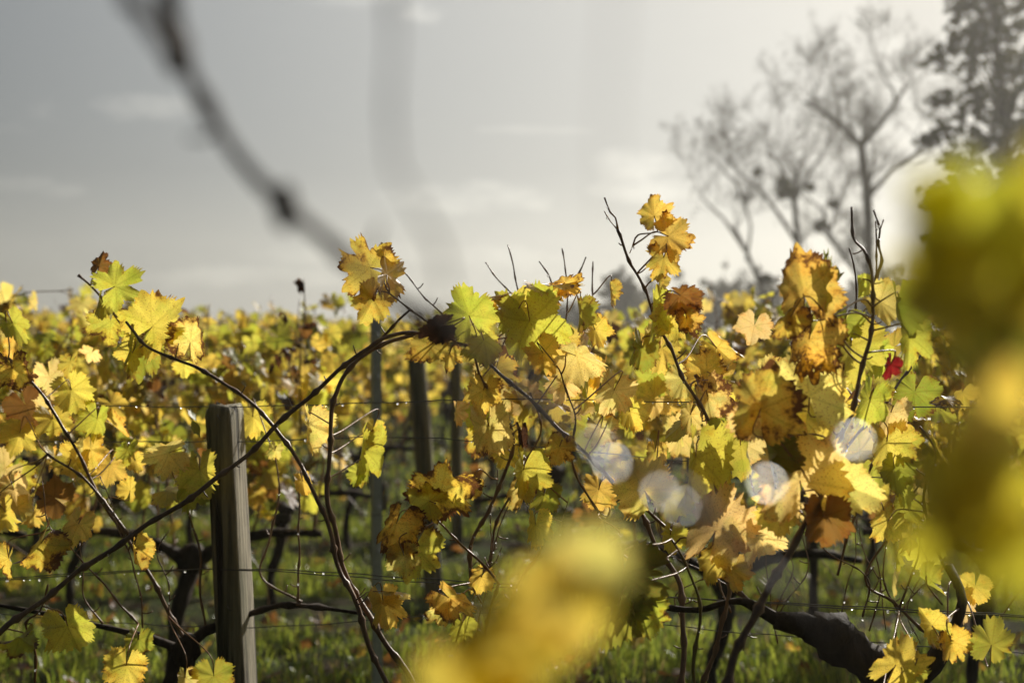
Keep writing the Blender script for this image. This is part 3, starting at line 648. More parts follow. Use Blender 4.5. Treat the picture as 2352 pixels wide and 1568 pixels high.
# ---- right vine
h2 = P(1900, 1470, 2.45)
VR = Vine((h2[0] + .1, h2[1], 0), 'dense grapevine right of the centre with a thick dark head and tall bare shoots')
m = MB(); tube(m, smooth_path([(h2[0] + .16, h2[1], -.05), (h2[0] + .20, h2[1], .25), (h2[0] + .17, h2[1], .55), P(2080, 1590, 2.45), P(1960, 1500, 2.43), P(1870, 1445, 2.42), P(1780, 1425, 2.42)], .02), [.055, .045, .045, .048, .042, .034, .016], 14, rough=.4)
blob(m, P(1905, 1450, 2.42), .045, .04, .032, jit=.6); m.build('trunk', M_TRUNK, VR.r, VR.o, attrs=False)
m = MB(); tube(m, smooth_path([P(1800, 1430, 2.42), P(1700, 1380, 2.45), P(1600, 1400, 2.5), P(1500, 1392, 2.55), P(1440, 1400, 2.55)], .02), [.012, .006, .005, .004], 8, rough=.25); m.build('arm', M_TRUNK, VR.r, VR.o, attrs=False); m = MB()
tube(m, smooth_path([P(2100, 1568, 2.45), P(2160, 1500, 2.45), P(2210, 1380, 2.45), P(2180, 1300, 2.5)], .02), [.02, .010, .007], 8, rough=.25); m.build('arm', M_TRUNK, VR.r, VR.o, attrs=False)
VR.cane([(1590, 1640), (1640, 1500), (1672, 1370), (1682, 1280), (1680, 1170), (1663, 1080), (1635, 985), (1600, 918), (1560, 848), (1520, 760), (1495, 700), (1468, 640), (1440, 588), (1418, 528)], (2.45, 2.5), .0046, .0026, nodes=.055)
VR.cane([(1418, 528), (1412, 500), (1400, 488), (1388, 455)], 2.5, .0018, .0012, M_PETIOLE, .03)
VR.cane([(1418, 528), (1400, 508), (1387, 486)], 2.5, .0012, .0010, M_PETIOLE, .03)
VR.cane([(1445, 582), (1452, 565)], 2.5, .0010, .0010, M_PETIOLE, .03)
VR.cane([(1560, 1740), (1562, 1568), (1572, 1450), (1558, 1340), (1512, 1262), (1480, 1190), (1445, 1145), (1398, 1095), (1300, 1000), (1232, 930), (1160, 868), (1095, 812), (1050, 780)], (2.5, 2.75), .0062, .0034)
VR.cane([(1760, 1420), (1700, 1360), (1600, 1262), (1520, 1200), (1450, 1145)], (2.55, 2.6), .0045, .003)
VR.cane([(1660, 1600), (1700, 1480), (1760, 1360), (1800, 1290), (1868, 1172), (1900, 1100), (1918, 1040), (1950, 950), (1978, 865), (2000, 760), (2006, 690), (1992, 585), (1962, 545), (1952, 478)], (2.05, 2.3), .0068, .0022, nodes=.06)
VR.cane([(2004, 700), (2012, 640), (2026, 600), (2018, 560), (2022, 530), (2006, 482)], 2.3, .0034, .0014, M_CANE, .03)
VR.cane([(2012, 650), (2012, 590), (2013, 540), (2012, 510)], 2.29, .0018, .0012, M_PETIOLE, .03)
VR.cane([(2020, 530), (2028, 505)], 2.3, .0011, .0009, M_PETIOLE, .03)
VR.cane([(1950, 570), (1962, 620), (1968, 680), (1960, 750), (1940, 830)], 2.7, .0016, .0024, M_CANE, .04)
VR.cane([(1595, 1640), (1597, 1500), (1606, 1380), (1580, 1300), (1540, 1240)], 2.4, .0038, .0022, M_CANEGREEN)
VR.cane([(1920, 1050), (1990, 980), (2050, 900), (2110, 820), (2130, 740)], (2.4, 2.6), .0030, .0020)
VR.cane([(2210, 1380), (2150, 1250), (2120, 1150), (2150, 1050), (2110, 980)], 2.5, .0036, .002)
VR.cane([(2180, 1500), (2060, 1390), (1990, 1330), (2060, 1200), (2120, 1100)], 2.7, .0036, .002)
VR.cane([(2060, 1400), (2110, 1280), (2100, 1180)], 2.6, .0026, .0016)
VR.cane([(1372, 1180), (1330, 1100), (1310, 1030), (1320, 950), (1290, 860)], 2.6, .0024, .0016, M_PETIOLE)
VR.cane([(1920, 1320), (1960, 1200), (1990, 1100), (2040, 1000)], 2.7, .003, .002)
for a in (((1114, 602), (1140, 640), (1190, 690), (1215, 740)), ((1165, 562), (1178, 610), (1184, 640), (1196, 690), (1200, 740)), ((1290, 570), (1298, 620), (1305, 668), (1300, 730), (1280, 800)), ((1345, 590), (1330, 625), (1308, 660)), ((1237, 600), (1258, 630), (1270, 660)), ((1361, 600), (1360, 650), (1366, 740), (1362, 800))):
    VR.cane(a, 2.95, .0014, .0020, M_CANE, .04)

for v_, (xa, xb), n_ in ((VC, (960, 1300), 6), (VR, (1500, 2330), 16), (VL, (60, 430), 4)):
    for _ in range(n_):
        x0 = rn.uniform(xa, xb); y0 = rn.uniform(1380, 1500); x1 = x0 + rn.gauss(0, 110); y1 = rn.uniform(1080, 1260); dd_ = rn.uniform(2.65, 3.0)
        v_.cane([(x0, y0), (x0 + (x1 - x0) * .3 + rn.gauss(0, 30), y0 + (y1 - y0) * .35), (x0 + (x1 - x0) * .8 + rn.gauss(0, 20), y0 + (y1 - y0) * .7), (x1, y1)], dd_, rn.uniform(.0012, .0024), .0009, M_CANE, .05)
Lf = VL.leaf
for a in [
 (232, 612, 62, 2.95, 10, 40, 20, 'B', .55, .5, .3, .8), (268, 658, 118, 2.93, 60, 10, 10, 'G', .2, .8, .1, .3), (240, 690, 82, 2.98, 200, 50, -10, 'g', .2, .5, .4, .6),
 (352, 748, 150, 2.90, 50, -15, 0, 'Y', .25, .2, .15, .3), (325, 805, 130, 2.93, 190, 30, 10, 'g', .35, .5, .3, .8), (432, 785, 118, 2.88, 20, -20, 15, 'y', .60, .4, .2, .4),
 (300, 812, 80, 2.92, 210, -30, 0, 'Y', .2, .4, .2, .3), (30, 745, 90, 2.9, 150, 20, 0, 'G', .2, .6, .3, .6), (28, 852, 105, 2.8, 170, 10, 10, 'Y', .75, .4, .1, .3),
 (165, 900, 105, 3.0, 160, 20, 0, 'Y', .1, .3, .2, .4), (215, 965, 100, 3.0, 190, -10, 0, 'G', .15, .3, .2, .3), (120, 965, 90, 3.05, 170, 30, 0, 'Y', .2, .5, .2, .5),
 (385, 1045, 92, 2.9, 255, 20, 20, 'y', .25, .6, .4, .6), (455, 1085, 118, 2.95, 175, -15, 0, 'G', .15, .4, .2, .4), (440, 1120, 100, 3.0, 190, 25, 0, 'g', .1, .5, .3, .5),
 (40, 1000, 100, 3.1, 200, 10, 10, 'Y', .2, .6, .3, .4), (30, 1130, 110, 3.1, 170, 15, 0, 'C', .25, .9, .2, .5), (10, 1180, 90, 3.0, 160, -15, 0, 'Y', .2, .8, .2, .5),
 (180, 1205, 102, 2.75, 205, 25, -10, 'y', .25, .5, .4, .7), (100, 1255, 118, 2.7, 215, 50, 10, 'Y', .60, .3, .5, .9), (325, 1262, 105, 2.75, 175, 45, 0, 'O', .45, .2, .6, 1.1),
 (12, 1285, 80, 2.7, 190, -30, 0, 'Y', .5, .4, .3, .6), (155, 1445, 130, 2.65, 160, 15, 10, 'G', .15, .25, .2, .3), (285, 1535, 120, 2.6, 190, 5, 0, 'Y', .35, .2, .15, .3),
 (318, 1472, 70, 2.75, 180, 20, 0, 'g', .40, .4, .3, .6), (428, 1560, 65, 2.6, 180, 35, 0, 'y', .2, .1, .3, .5), (490, 1556, 105, 2.6, 170, -10, 0, 'g', .35, .1, .1, .2),
 (45, 1470, 90, 2.6, 240, 50, 30, 'g', .5, .5, .4, .8), (295, 1125, 60, 3.0, 10, -15, 0, 'Y', .15, .2, .3, .4), (630, 1035, 45, 3.0, 200, 10, 0, 'y', .3, .7, .3, .8),
 (695, 1108, 56, 2.95, 170, 10, 0, 'Y', .05, .0, .3, .5), (580, 960, 90, 3.12, 180, 20, 0, 'Y', .15, .4, .2, .4), (500, 1110, 70, 3.14, 160, 10, 0, 'G', .1, .4, .2, .4),
 (250, 1070, 90, 3.1, 190, 10, 0, 'O', .2, .5, .2, .4), (310, 1060, 60, 3.1, 160, 10, 0, 'Y', .3, .5, .2, .4), (75, 1180, 70, 3.2, 180, 10, 0, 'O', .4, .6, .2, .6), (390, 1150, 60, 3.1, 180, 10, 0, 'g', .2, .6, .2, .4),
 ]: Lf(*a)
Lf = VC.leaf
for a in [
 (845, 612, 150, 2.78, 285, -10, 15, 'O', .50, .9, .2, .5), (893, 628, 130, 2.76, 15, 68, 0, 'O', .35, .9, .1, .3), (855, 690, 110, 2.77, 205, 15, 0, 'O', .35, .6, .3, .6),
 (1010, 752, 88, 2.2, 250, 15, 15, 'K', .1, .1, .4, .6), (985, 792, 98, 2.65, 240, 10, 0, 'O', .45, .2, .3, .4), (1035, 815, 70, 2.75, 190, 20, 0, 'O', .5, .5, .3, .7),
 (1080, 722, 130, 2.5, 340, 10, 15, 'G', .10, .3, .15, .3), (1105, 790, 110, 2.55, 170, -20, 20, 'G', .2, .3, .2, .4), (1132, 692, 75, 2.7, 70, 30, 55, 'O', .6, .6, .3, 1.0),
 (725, 978, 118, 2.8, 178, 48, 0, 'y', .20, .2, .5, .9), (848, 1040, 130, 2.9, 190, 40, 0, 'G', .30, .7, .5, .9), (860, 985, 60, 2.95, 190, 20, 0, 'Y', .2, .4, .4, .5), (820, 1090, 60, 2.9, 200, -20, 0, 'G', .2, .4, .4, .5),
 (1018, 1132, 165, 2.55, 70, -5, 25, 'Y', .62, .7, .2, .5), (985, 1150, 100, 2.55, 290, 15, 10, 'G', .50, .5, .2, .5), (915, 1215, 150, 2.52, 200, 20, 10, 'Y', .72, .8, .3, .6), (925, 1280, 90, 2.52, 170, -10, 0, 'y', .3, .5, .2, .5),
 (965, 1262, 150, 2.56, 200, 38, 0, 'G', .30, .8, .4, .7), (885, 1395, 118, 2.55, 165, 20, 10, 'O', .30, .5, .5, .9), (900, 1372, 80, 2.56, 100, 10, 50, 'C', .2, .5, .3, .8),
 (1035, 1385, 125, 2.55, 130, 10, 20, 'O', .50, .5, .3, .7), (1020, 1400, 80, 2.58, 250, 25, 0, 'y', .5, .5, .3, .7), (1095, 1120, 55, 2.6, 200, 40, 0, 'Y', .2, .3, .5, .8), (1105, 1330, 70, 2.65, 200, 10, 10, 'Y', .3, .4, .3, .5), (1060, 1440, 80, 2.7, 200, 10, 10, 'G', .2, .4, .3, .5),
 (1125, 985, 120, 2.75, 170, 10, 0, 'y', .25, .5, .2, .4), (1110, 900, 100, 2.8, 190, 10, 0, 'Y', .35, .6, .2, .4), (1215, 1085, 150, 2.6, 185, 25, 0, 'G', .30, .6, .4, .7), (1190, 1130, 90, 2.62, 200, -20, 0, 'y', .4, .6, .4, .7),
 (1235, 1210, 100, 2.62, 180, 20, 0, 'Y', .30, .7, .3, .7), (1200, 1000, 70, 2.8, 170, 10, 20, 'K', .3, .4, .6, .9), (1172, 795, 55, 2.8, 170, 20, 0, 'O', .7, .5, .4, 1.2), (1160, 1040, 80, 2.85, 190, 20, 0, 'Y', .3, .6, .3, .6),
 (1250, 1140, 90, 2.7, 190, 20, 0, 'g', .3, .6, .3, .6), (1140, 850, 90, 2.85, 190, 20, 0, 'Y', .3, .6, .3, .6)
 ]: Lf(*a)
Lf = VR.leaf
for a in [
 (1220, 745, 180, 2.7, 160, 10, 0, 'G', .18, .6, .2, .3), (1175, 720, 110, 2.72, 330, 20, 0, 'G', .1, .5, .2, .3), (1255, 672, 140, 2.75, 90, 20, 68, 'Y', .40, .6, .2, .5), (1300, 655, 80, 2.76, 60, -10, 40, 'O', .55, .6, .2, .8), (1343, 718, 90, 2.7, 175, 50, 0, 'g', .40, .6, .4, .7),
 (1325, 832, 135, 2.6, 110, -10, 30, 'y', .30, .3, .2, .4), (1250, 815, 100, 2.66, 150, 10, 0, 'O', .3, .4, .2, .5), (1290, 880, 90, 2.75, 190, 10, 0, 'C', .3, .5, .3, .5), (1370, 760, 80, 2.8, 150, 20, 0, 'Y', .3, .5, .3, .5),
 (1508, 492, 100, 2.42, 350, 15, 0, 'O', .32, .6, .1, .4), (1540, 545, 115, 2.42, 105, 20, 0, 'O', .32, .7, .1, .4), (1522, 595, 95, 2.42, 190, 25, 0, 'O', .42, .7, .1, .5), (1523, 650, 70, 2.44, 195, 65, 0, 'Y', .3, .4, .3, .6),
 (1545, 735, 115, 2.42, 170, -15, 10, 'Y', .25, .7, .2, .4), (1568, 690, 100, 2.40, 120, 10, 40, 'B', .55, .1, .3, .5), (1582, 735, 80, 2.41, 150, 20, 0, 'O', .62, .5, .2, .4), (1522, 715, 110, 2.44, 190, 65, 0, 'G', .2, .5, .5, .8),
 (1478, 802, 105, 2.5, 185, 10, 0, 'g', .45, .2, .6, .9), (1500, 770, 60, 2.52, 20, 10, 0, 'y', .3, .4, .3, .5), (1655, 808, 112, 2.6, 130, 10, 15, 'O', .42, .3, .5, .9), (1622, 850, 105, 2.55, 300, 10, 0, 'Y', .50, .4, .2, .5), (1632, 915, 125, 2.5, 170, 15, 0, 'C', .65, .5, .3, .6),
 (1590, 955, 90, 2.55, 200, 10, 0, 'y', .3, .3, .3, .6), (1411, 670, 72, 2.8, 170, 60, 0, 'O', .35, .7, .3, .8), (1410, 900, 110, 2.7, 200, 10, 0, 'C', .25, .5, .3, .5), (1450, 950, 90, 2.75, 160, 10, 0, 'Y', .25, .5, .3, .5),
 (1858, 668, 200, 2.08, 345, 8, 5, 'O', .48, .25, .15, .4), (1905, 660, 150, 2.12, 10, 70, 0, 'g', .2, .2, .2, .3), (1868, 790, 190, 2.12, 190, 10, 10, 'O', .68, .5, .3, .7), (1818, 735, 110, 2.06, 215, 20, 20, 'O', .66, .4, .2, .6),
 (1862, 905, 200, 2.15, 355, -10, 5, 'y', .15, .3, .15, .3), (1835, 955, 120, 2.18, 210, 10, 0, 'Y', .2, .4, .2, .3), (1962, 800, 165, 2.3, 180, 15, 0, 'G', .15, .5, .3, .5), (1945, 740, 90, 2.3, 200, 15, 0, 'g', .15, .5, .3, .5),
 (2032, 695, 120, 2.25, 120, 15, 0, 'y', .25, .5, .2, .4), (1983, 655, 55, 2.25, 170, 50, 0, 'G', .1, .3, .5, .9), (2085, 700, 150, 2.15, 170, 30, 0, 'g', .2, .3, .4, .6), (2095, 780, 120, 2.2, 180, 10, 0, 'G', .35, .4, .4, .6),
 (1762, 935, 195, 2.05, 10, 15, 5, 'O', .56, .1, .25, .5), (1790, 1050, 150, 2.1, 165, 45, 0, 'D', .30, .1, .4, .8), (1730, 960, 120, 2.08, 260, 10, 10, 'C', .55, .3, .2, .4),
 (1842, 1095, 240, 2.12, 345, 5, 5, 'C', .18, .4, .12, .3), (1935, 1120, 165, 2.14, 110, -20, 0, 'y', .20, .3, .2, .4), (1895, 1195, 135, 2.12, 175, 5, 10, 'B', .35, .3, .3, .5), (1790, 1165, 120, 2.16, 240, 10, 0, 'Y', .15, .4, .2, .4),
 (1655, 1215, 190, 2.3, 20, 10, 5, 'C', .22, .5, .2, .3), (1640, 1290, 110, 2.32, 200, 10, 0, 'O', .25, .5, .2, .4), (1742, 1238, 140, 2.32, 150, 5, 10, 'C', .22, .4, .25, .5), (1690, 1310, 90, 2.34, 180, 30, 0, 'O', .3, .5, .2, .4),
 (1612, 1060, 185, 2.35, 185, 30, 0, 'G', .15, .2, .3, .6), (1688, 1030, 120, 2.4, 170, -35, 0, 'G', .2, .2, .4, .6), (1640, 1000, 90, 2.45, 150, 30, 0, 'g', .2, .2, .4, .6), (1480, 1120, 150, 2.5, 330, 10, 10, 'y', .18, .2, .2, .4), (1545, 1150, 120, 2.55, 120, 10, 10, 'G', .18, .2, .2, .4),
 (1545, 1232, 80, 2.5, 185, 25, 0, 'G', .2, .3, .3, .5), (1285, 1028, 80, 2.55, 200, 10, 0, 'O', .45, .4, .2, .6), (1375, 1128, 88, 2.65, 190, 10, 0, 'O', .3, .2, .3, .5), (1505, 1040, 60, 2.7, 190, 10, 0, 'O', .3, .2, .3, .5), (1380, 985, 90, 2.7, 190, 10, 0, 'C', .3, .6, .3, .5),
 (1440, 1330, 200, 2.2, 185, 25, 0, 'D', .15, .3, .3, .5), (1420, 1410, 150, 2.2, 200, 10, 0, 'g', .15, .4, .3, .5), (1485, 1410, 120, 2.22, 170, 25, 0, 'G', .40, .4, .4, .6), (1380, 1260, 80, 2.4, 230, 10, 0, 'g', .15, .4, .3, .5),
 (2065, 1525, 140, 2.3, 30, 10, 10, 'Y', .22, .6, .25, .5), (2090, 1555, 90, 2.32, 190, 10, 10, 'g', .22, .6, .25, .5), (2150, 1440, 110, 2.35, 320, 10, 10, 'Y', .28, .7, .3, .6), (2190, 1480, 100, 2.33, 160, 10, 10, 'Y', .38, .7, .3, .6), (2278, 1475, 112, 2.35, 10, 5, 5, 'g', .1, .1, .15, .2),
 (1900, 980, 130, 2.35, 200, 10, 0, 'Y', .3, .4, .3, .5), (2000, 920, 120, 2.4, 200, 10, 0, 'G', .2, .4, .3, .5), (2050, 950, 100, 2.5, 200, 10, 0, 'C', .3, .4, .3, .5), (2040, 1020, 130, 2.5, 180, 10, 0, 'Y', .3, .4, .3, .5), (2060, 1080, 110, 2.5, 180, 10, 0, 'g', .3, .4, .3, .5), (2040, 1200, 90, 2.5, 220, 10, 0, 'Y', .3, .4, .3, .5), (2085, 1160, 110, 2.55, 220, 10, 0, 'G', .3, .4, .3, .5),
 ]: Lf(*a)
VR.leaf(2048, 838, 62, 2.25, 200, 20, 0, 'R', .45, .6, .3, .9, label='small crimson red leaf')
VR.leaf(1990, 750, 75, 2.4, 190, 40, 0, 'Y', .6, .6, .3, .9)

# filling leaves of the row in focus, deeper inside it, one foliage mesh per vine
def fill(vine, regions, n):
    m = MB()
    tot = sum(w_ for *_, w_ in regions)
    for _ in range(n):
        r = random.random() * tot
        for (cx, cy, sx, sy, d0, d1, w_) in regions:
            r -= w_
            if r <= 0: break
        px = random.gauss(cx, sx); py = random.gauss(cy, sy)
        if py < 735 + 30 * math.sin(px * .02): py = 1500 - py * .8
        d = random.uniform(d0, d1); c = pick([('Y', .3), ('y', .12), ('C', .12), ('O', .14), ('G', .18), ('g', .09), ('B', .05)])
        add_leaf(m, P(px, py, d), random.uniform(.045, .100), rand_rot(), random.choice(T_MID), jitcol(COL[c], .2), max(0, random.gauss(.34, .2)))
    m.build('foliage', M_LEAF, vine.r, vine.o)
fill(VL, [(130, 950, 160, 100, 3.0, 3.35, 1), (60, 1150, 70, 70, 3.0, 3.3, .25), (420, 1080, 60, 50, 3.0, 3.2, .12)], 34)
fill(VC, [(1150, 930, 50, 90, 2.9, 3.2, 1)], 16)
fill(VR, [(1500, 880, 170, 60, 2.75, 3.25, 1.0), (1900, 950, 130, 110, 2.6, 3.1, .9), (2100, 950, 90, 170, 2.5, 3.1, .6), (1600, 1020, 160, 60, 2.8, 3.1, .3), (1290, 900, 90, 90, 2.8, 3.1, .4), (2230, 1150, 70, 150, 2.6, 3.0, .4)], 82)

# ------------------------------------------------------------------ the vine right in front of the lens
NV = Vine((-.05, .44, 0), 'out of focus grapevine cane and yellow leaves right in front of the lens')
del NV.r['group']
m = MB(); tube(m, smooth_path([(.30, .44, -.05), (.33, .44, .3), (.30, .42, .6), (.27, .42, .75)], .03), [.05, .035, .035, .03], 12, rough=.4); m.build('trunk', M_TRUNK, NV.r, NV.o, attrs=False)
def ncane(pts, d, r0, r1=None, nodes=.045, mat=None): return NV.cane(pts, d, r0, r1, mat or M_DARKCANE, nodes)
ncane([(385, -700), (392, -200), (400, 0), (412, 120), (435, 185), (505, 290), (585, 395), (650, 472), (730, 545), (830, 615), (930, 690), (1010, 752), (1120, 832), (1250, 935), (1400, 1065), (1530, 1130), (1640, 1215), (1745, 1285), (1900, 1500), (2150, 2300), (2250, 3200)], [.50, .52, .54, .55, .56, .57, .57, .57, .56, .55, .54, .52, .51, .50, .48, .46, .455, .45, .45, .45, .45], .0034, .0028)
ncane([(150, -250), (270, -20), (340, 70), (420, 165)], .46, .0022, .0026)
ncane([(2420, 2200), (2360, 1500), (2330, 1200), (2300, 900), (2315, 600), (2290, 430)], .43, .0018, .0010)
ncane([(1420, 2600), (1300, 1800), (1200, 1560), (1290, 1400), (1330, 1300)], .43, .0016, .0009)
for (x, y, d, r_) in ((408, 112, .555, .0078), (652, 474, .565, .0066), (1020, 755, .52, .0052)):
    m = MB(); c_ = P(x, y, d); blob(m, c_, r_ * .8, r_ * .8, r_ * 1.4, jit=.2); m.build('bud', M_TRUNK, NV.r, NV.o, attrs=False)
ncane([(905, -600), (908, 0), (915, 100), (905, 250), (912, 385), (960, 470), (1010, 570), (1030, 680)], .40, .0010, .0007, nodes=.036)
ncane([(1410, -500), (1412, 0), (1405, 300), (1412, 560)], .30, .0004, .0003, 0, M_PETIOLE)
ncane([(1900, -500), (2060, -60), (2120, 60), (2160, 170)], .30, .0006, .0005, 0, M_PETIOLE)
for a in [
 (2235, 560, 380, .40, 330, 10, 5, 'N', .0, .3, .2, .5), (2380, 500, 330, .42, 20, 20, 5, 'N', .0, .3, .2, .5), (2180, 660, 290, .39, 250, 15, 0, 'N', .0, .3, .3, .4), (2370, 690, 220, .41, 190, 20, 0, 'N', .0, .4, .3, .4),
 (2260, 930, 230, .40, 170, 20, 10, 'Y', .0, .4, .3, .5), (2170, 1120, 250, .40, 160, 20, 0, 'N', .0, .4, .3, .4), (2270, 1150, 260, .41, 190, -10, 0, 'N', .0, .4, .3, .4), (2330, 1270, 200, .41, 230, 0, 0, 'N', .0, .4, .3, .4), (2155, 1230, 170, .40, 230, 0, 0, 'N', .0, .4, .3, .4),
 (2290, 650, 190, .43, 150, 10, 10, 'N', .0, .0, .2, .3), (2160, 480, 150, .40, 300, 10, 10, 'N', .0, .1, .2, .3), (2120, 620, 150, .40, 270, 10, 10, 'N', .0, .1, .2, .3), (2250, 1040, 200, .42, 20, 10, 10, 'Y', .0, .1, .2, .3),
 (2330, 810, 220, .45, 180, 10, 10, 'D', .0, .3, .3, .4), (2260, 800, 200, .45, 120, 10, 10, 'D', .0, .3, .3, .4),  # dark leaves added to stand in for the dark gap between yellow ones
 (1355, 1300, 190, .42, 40, 15, 10, 'y', .0, .0, .1, .1), (1270, 1390, 240, .42, 220, 10, 10, 'Y', .0, .0, .1, .1), (1160, 1490, 270, .42, 225, 10, 10, 'Y', .0, .2, .2, .4), (1075, 1570, 270, .42, 230, 10, 10, 'Y', .0, .2, .2, .4), (1300, 1235, 120, .46, 300, 20, 50, 'D', .0, .2, .2, .4),
 ]: NV.leaf(*(a[:8] + (-1.0,) + a[9:]), M=120, pet=.07)

# ------------------------------------------------------------------ water drops
def drop_mesh(r, big=False):
    m = MB(); blob(m, (0, 0, 0), r, r, r * 1.12, 12 if big else 8, 8 if big else 6); 
    me = m.mesh('water_drop', [M_DROP, M_CLEAR], attrs=False)
    for p in me.polygons:
        if p.center.y > 0: p.material_index = 1
    return me
DM = [drop_mesh(r) for r in (.0016, .0022, .0028)]; DB = drop_mesh(.0034, True)
def drop(p, me, label, group):
    o = link(bpy.data.objects.new('water_drop', me)); o.location = [float(v) for v in p]; return tag(o, label, 'water drop', group)
def glint_mesh(r):                                 # drop shaped as a flat glossy disc, angled to mirror sun into the camera
    m = MB(); blob(m, (0, 0, 0), r, r, r * .10, 18, 7); return m.mesh('water_drop', M_WET, attrs=False)
g = NG('wet_sheen'); gl_ = g.n('BsdfGlossy'); gl_.inputs['Roughness'].default_value = 0.42; g.l(gl_.outputs[0], g.out.inputs[0]); M_WET = g.m
for (x, y, d, r_, lab) in ((1962, 1010, .435, .0019, 'large blurred bright disc of a drop over the right leaves'), (1762, 1110, .435, .0019, 'large blurred bright disc of a drop lower left of the other disc'), (1405, 1062, .44, .0015, 'blurred bright water drop on the near diagonal cane'), (1370, 1020, .44, .0010, 'paler blurred drop just up the near diagonal cane'), (1515, 1128, .44, .0012, 'widest blurred drop lower on the near diagonal cane'), (1565, 1162, .44, .0010, 'last pale drop down the near diagonal cane'), (2352, 1368, .435, .0018, 'blurred drop cut by the right edge')):
    p = P(x, y, d); hv = (sun_dir + (Vector((0, 0, CAM_H)) - Vector(p)).normalized()).normalized()
    o = drop(p, glint_mesh(r_), lab, 'out of focus drops near the lens'); o.rotation_euler = hv.to_track_quat('Z', 'Y').to_euler()
SM = [glint_mesh(r_) for r_ in (.0009, .0013)]
def spark(c, label, group):
    if random.random() < .5: return drop(c, random.choice(DM), label, group)
    hv = (sun_dir + (Vector((0, 0, CAM_H)) - Vector(c)).normalized()).normalized(); o = drop(c, random.choice(SM), label, group); o.rotation_euler = (hv + Vector((random.gauss(0, .12), 0, random.gauss(0, .12)))).normalized().to_track_quat('Z', 'Y').to_euler()
for wname, W in (('upper', W1), ('middle', W3), ('lower', W4), ('second row top', W6)):
    for _ in range(28):
        spark(W[random.randrange(4, len(W) - 4)] + np.array([random.uniform(-.02, .02), -.001, -.0024]), f'tiny glinting water drop hanging on the {wname} wire', f'drops on the {wname} wire')
for vn, nm in ((VL, 'left'), (VC, 'middle'), (VR, 'right')):
    for _ in range(70 if vn is VR else 40):
        p = random.choice(vn.pts); spark(p[random.randrange(len(p))] + np.array([0, -.003, -.004]), f'tiny glinting water drop on the canes of the {nm} grapevine', f'drops on the {nm} vine canes')

# ------------------------------------------------------------------ trees
def grow(mbs, p, d, ln, r, lvl, maxl, rg, tips, spread=.55, up=.12):
    """limbs split again and again down to twigs"""
    n = 3; pts = [p]; dd = d
    for _ in range(n):
        dd = dd + np.array([rg.gauss(0, .16), rg.gauss(0, .16), rg.gauss(up * .5, .1)]); dd /= np.linalg.norm(dd); pts.append(pts[-1] + dd * ln / n)
    tube(mbs, pts, [r, r * .66] if n == 1 else [r, r * .85, r * .72, r * .6], 5 if r > .03 else 3, cap=False)
    if lvl >= maxl: tips.append(pts[-1]); return
    k = 2 if rg.random() < .45 else 3
    for q in range(k):
        nd = dd + np.array([rg.gauss(0, spread), rg.gauss(0, spread), rg.gauss(up, spread * .7)]); nd /= np.linalg.norm(nd)
        st = pts[-1] if q < 2 else pts[rg.choice([1, 2])]
        grow(mbs, st, nd, ln * rg.uniform(.62, .98), max(r * rg.uniform(.50, .64), .0075), lvl + 1, maxl, rg, tips, spread, up)
def bare_tree(name, base, limbs, label, seed, d, maxl=5, ln=.16, tw=1.0):
    """limbs: list of (pixel polyline, r0, r1) at distance d; twigs grow from along and at the end of each"""
    rg = random.Random(seed); tr = MB(); br = MB(); tips = []; r = thing(name, base, label, 'tree', 'bare trees beyond the vineyard')
    for i_, (pl, r0, r1, start) in enumerate(limbs):
        off = 0 if i_ == 0 else rg.uniform(-1.5, 1.5)
        pts = smooth_path([P(x, y, d + off * (k_ / len(pl))) if y is not None else np.array(base) for k_, (x, y) in enumerate(pl)], .8)
        tube(tr if i_ == 0 else br, pts, (r0, r1), 8, rough=.12)
        m_ = len(pts)
        for k in range(m_):
            f = k / (m_ - 1)
            if f < start: continue
            nb = 1 if rg.random() < .75 * tw else 0
            if k == m_ - 1: nb = 3
            for _ in range(nb):
                t = pts[min(k + 1, m_ - 1)] - pts[max(k - 1, 0)]; t /= np.linalg.norm(t); nd = t * .7 + np.array([rg.gauss(0, .65), rg.gauss(0, .65), rg.gauss(.25, .4)]); nd /= np.linalg.norm(nd)
                grow(br, pts[k], nd, ln * d * .075 * rg.uniform(.8, 1.2), max(.02, (r0 + (r1 - r0) * f) * .5), 0, maxl, rg, tips)
    tr.build('trunk', M_TREEBARK, r, base, attrs=False); br.build('crown', M_TREEBARK, r, base, attrs=False); return tips
D1 = 52.
def gb(px, d): p = P(px, 900, d); return (p[0], p[1], -1.9)
tipsA = bare_tree('bare_tree', gb(1992, D1), [([(1992, None), (1994, 700), (1996, 560), (1990, 430), (1978, 335)], .24, .15, .45), ([(1978, 335), (1930, 290), (1880, 248), (1845, 235)], .13, .05, .3), ([(1978, 335), (2020, 290), (2065, 225), (2080, 195)], .13, .05, .3),
    ([(1996, 450), (2050, 390), (2110, 350), (2150, 310)], .10, .05, .3), ([(1930, 290), (1925, 225), (1912, 190)], .06, .03, .3), ([(2060, 240), (2050, 205), (2030, 180)], .06, .03, .3), ([(1996, 430), (2010, 360), (2000, 300)], .06, .03, .3)], 'tallest bare tree with a forked trunk against the bright sky', 1, D1, 5, .17)
tipsB = bare_tree('bare_tree', gb(1822, D1 + 4), [([(1822, None), (1825, 680), (1832, 560), (1825, 470), (1830, 400)], .20, .10, .3), ([(1832, 560), (1780, 480), (1740, 430), (1700, 400)], .09, .04, .3), ([(1830, 450), (1870, 380), (1900, 350)], .08, .03, .3), ([(1825, 470), (1790, 380), (1760, 330)], .08, .03, .3)], 'bushier bare tree with dark clumps left of the tallest tree', 2, D1 + 4, 5, .18)
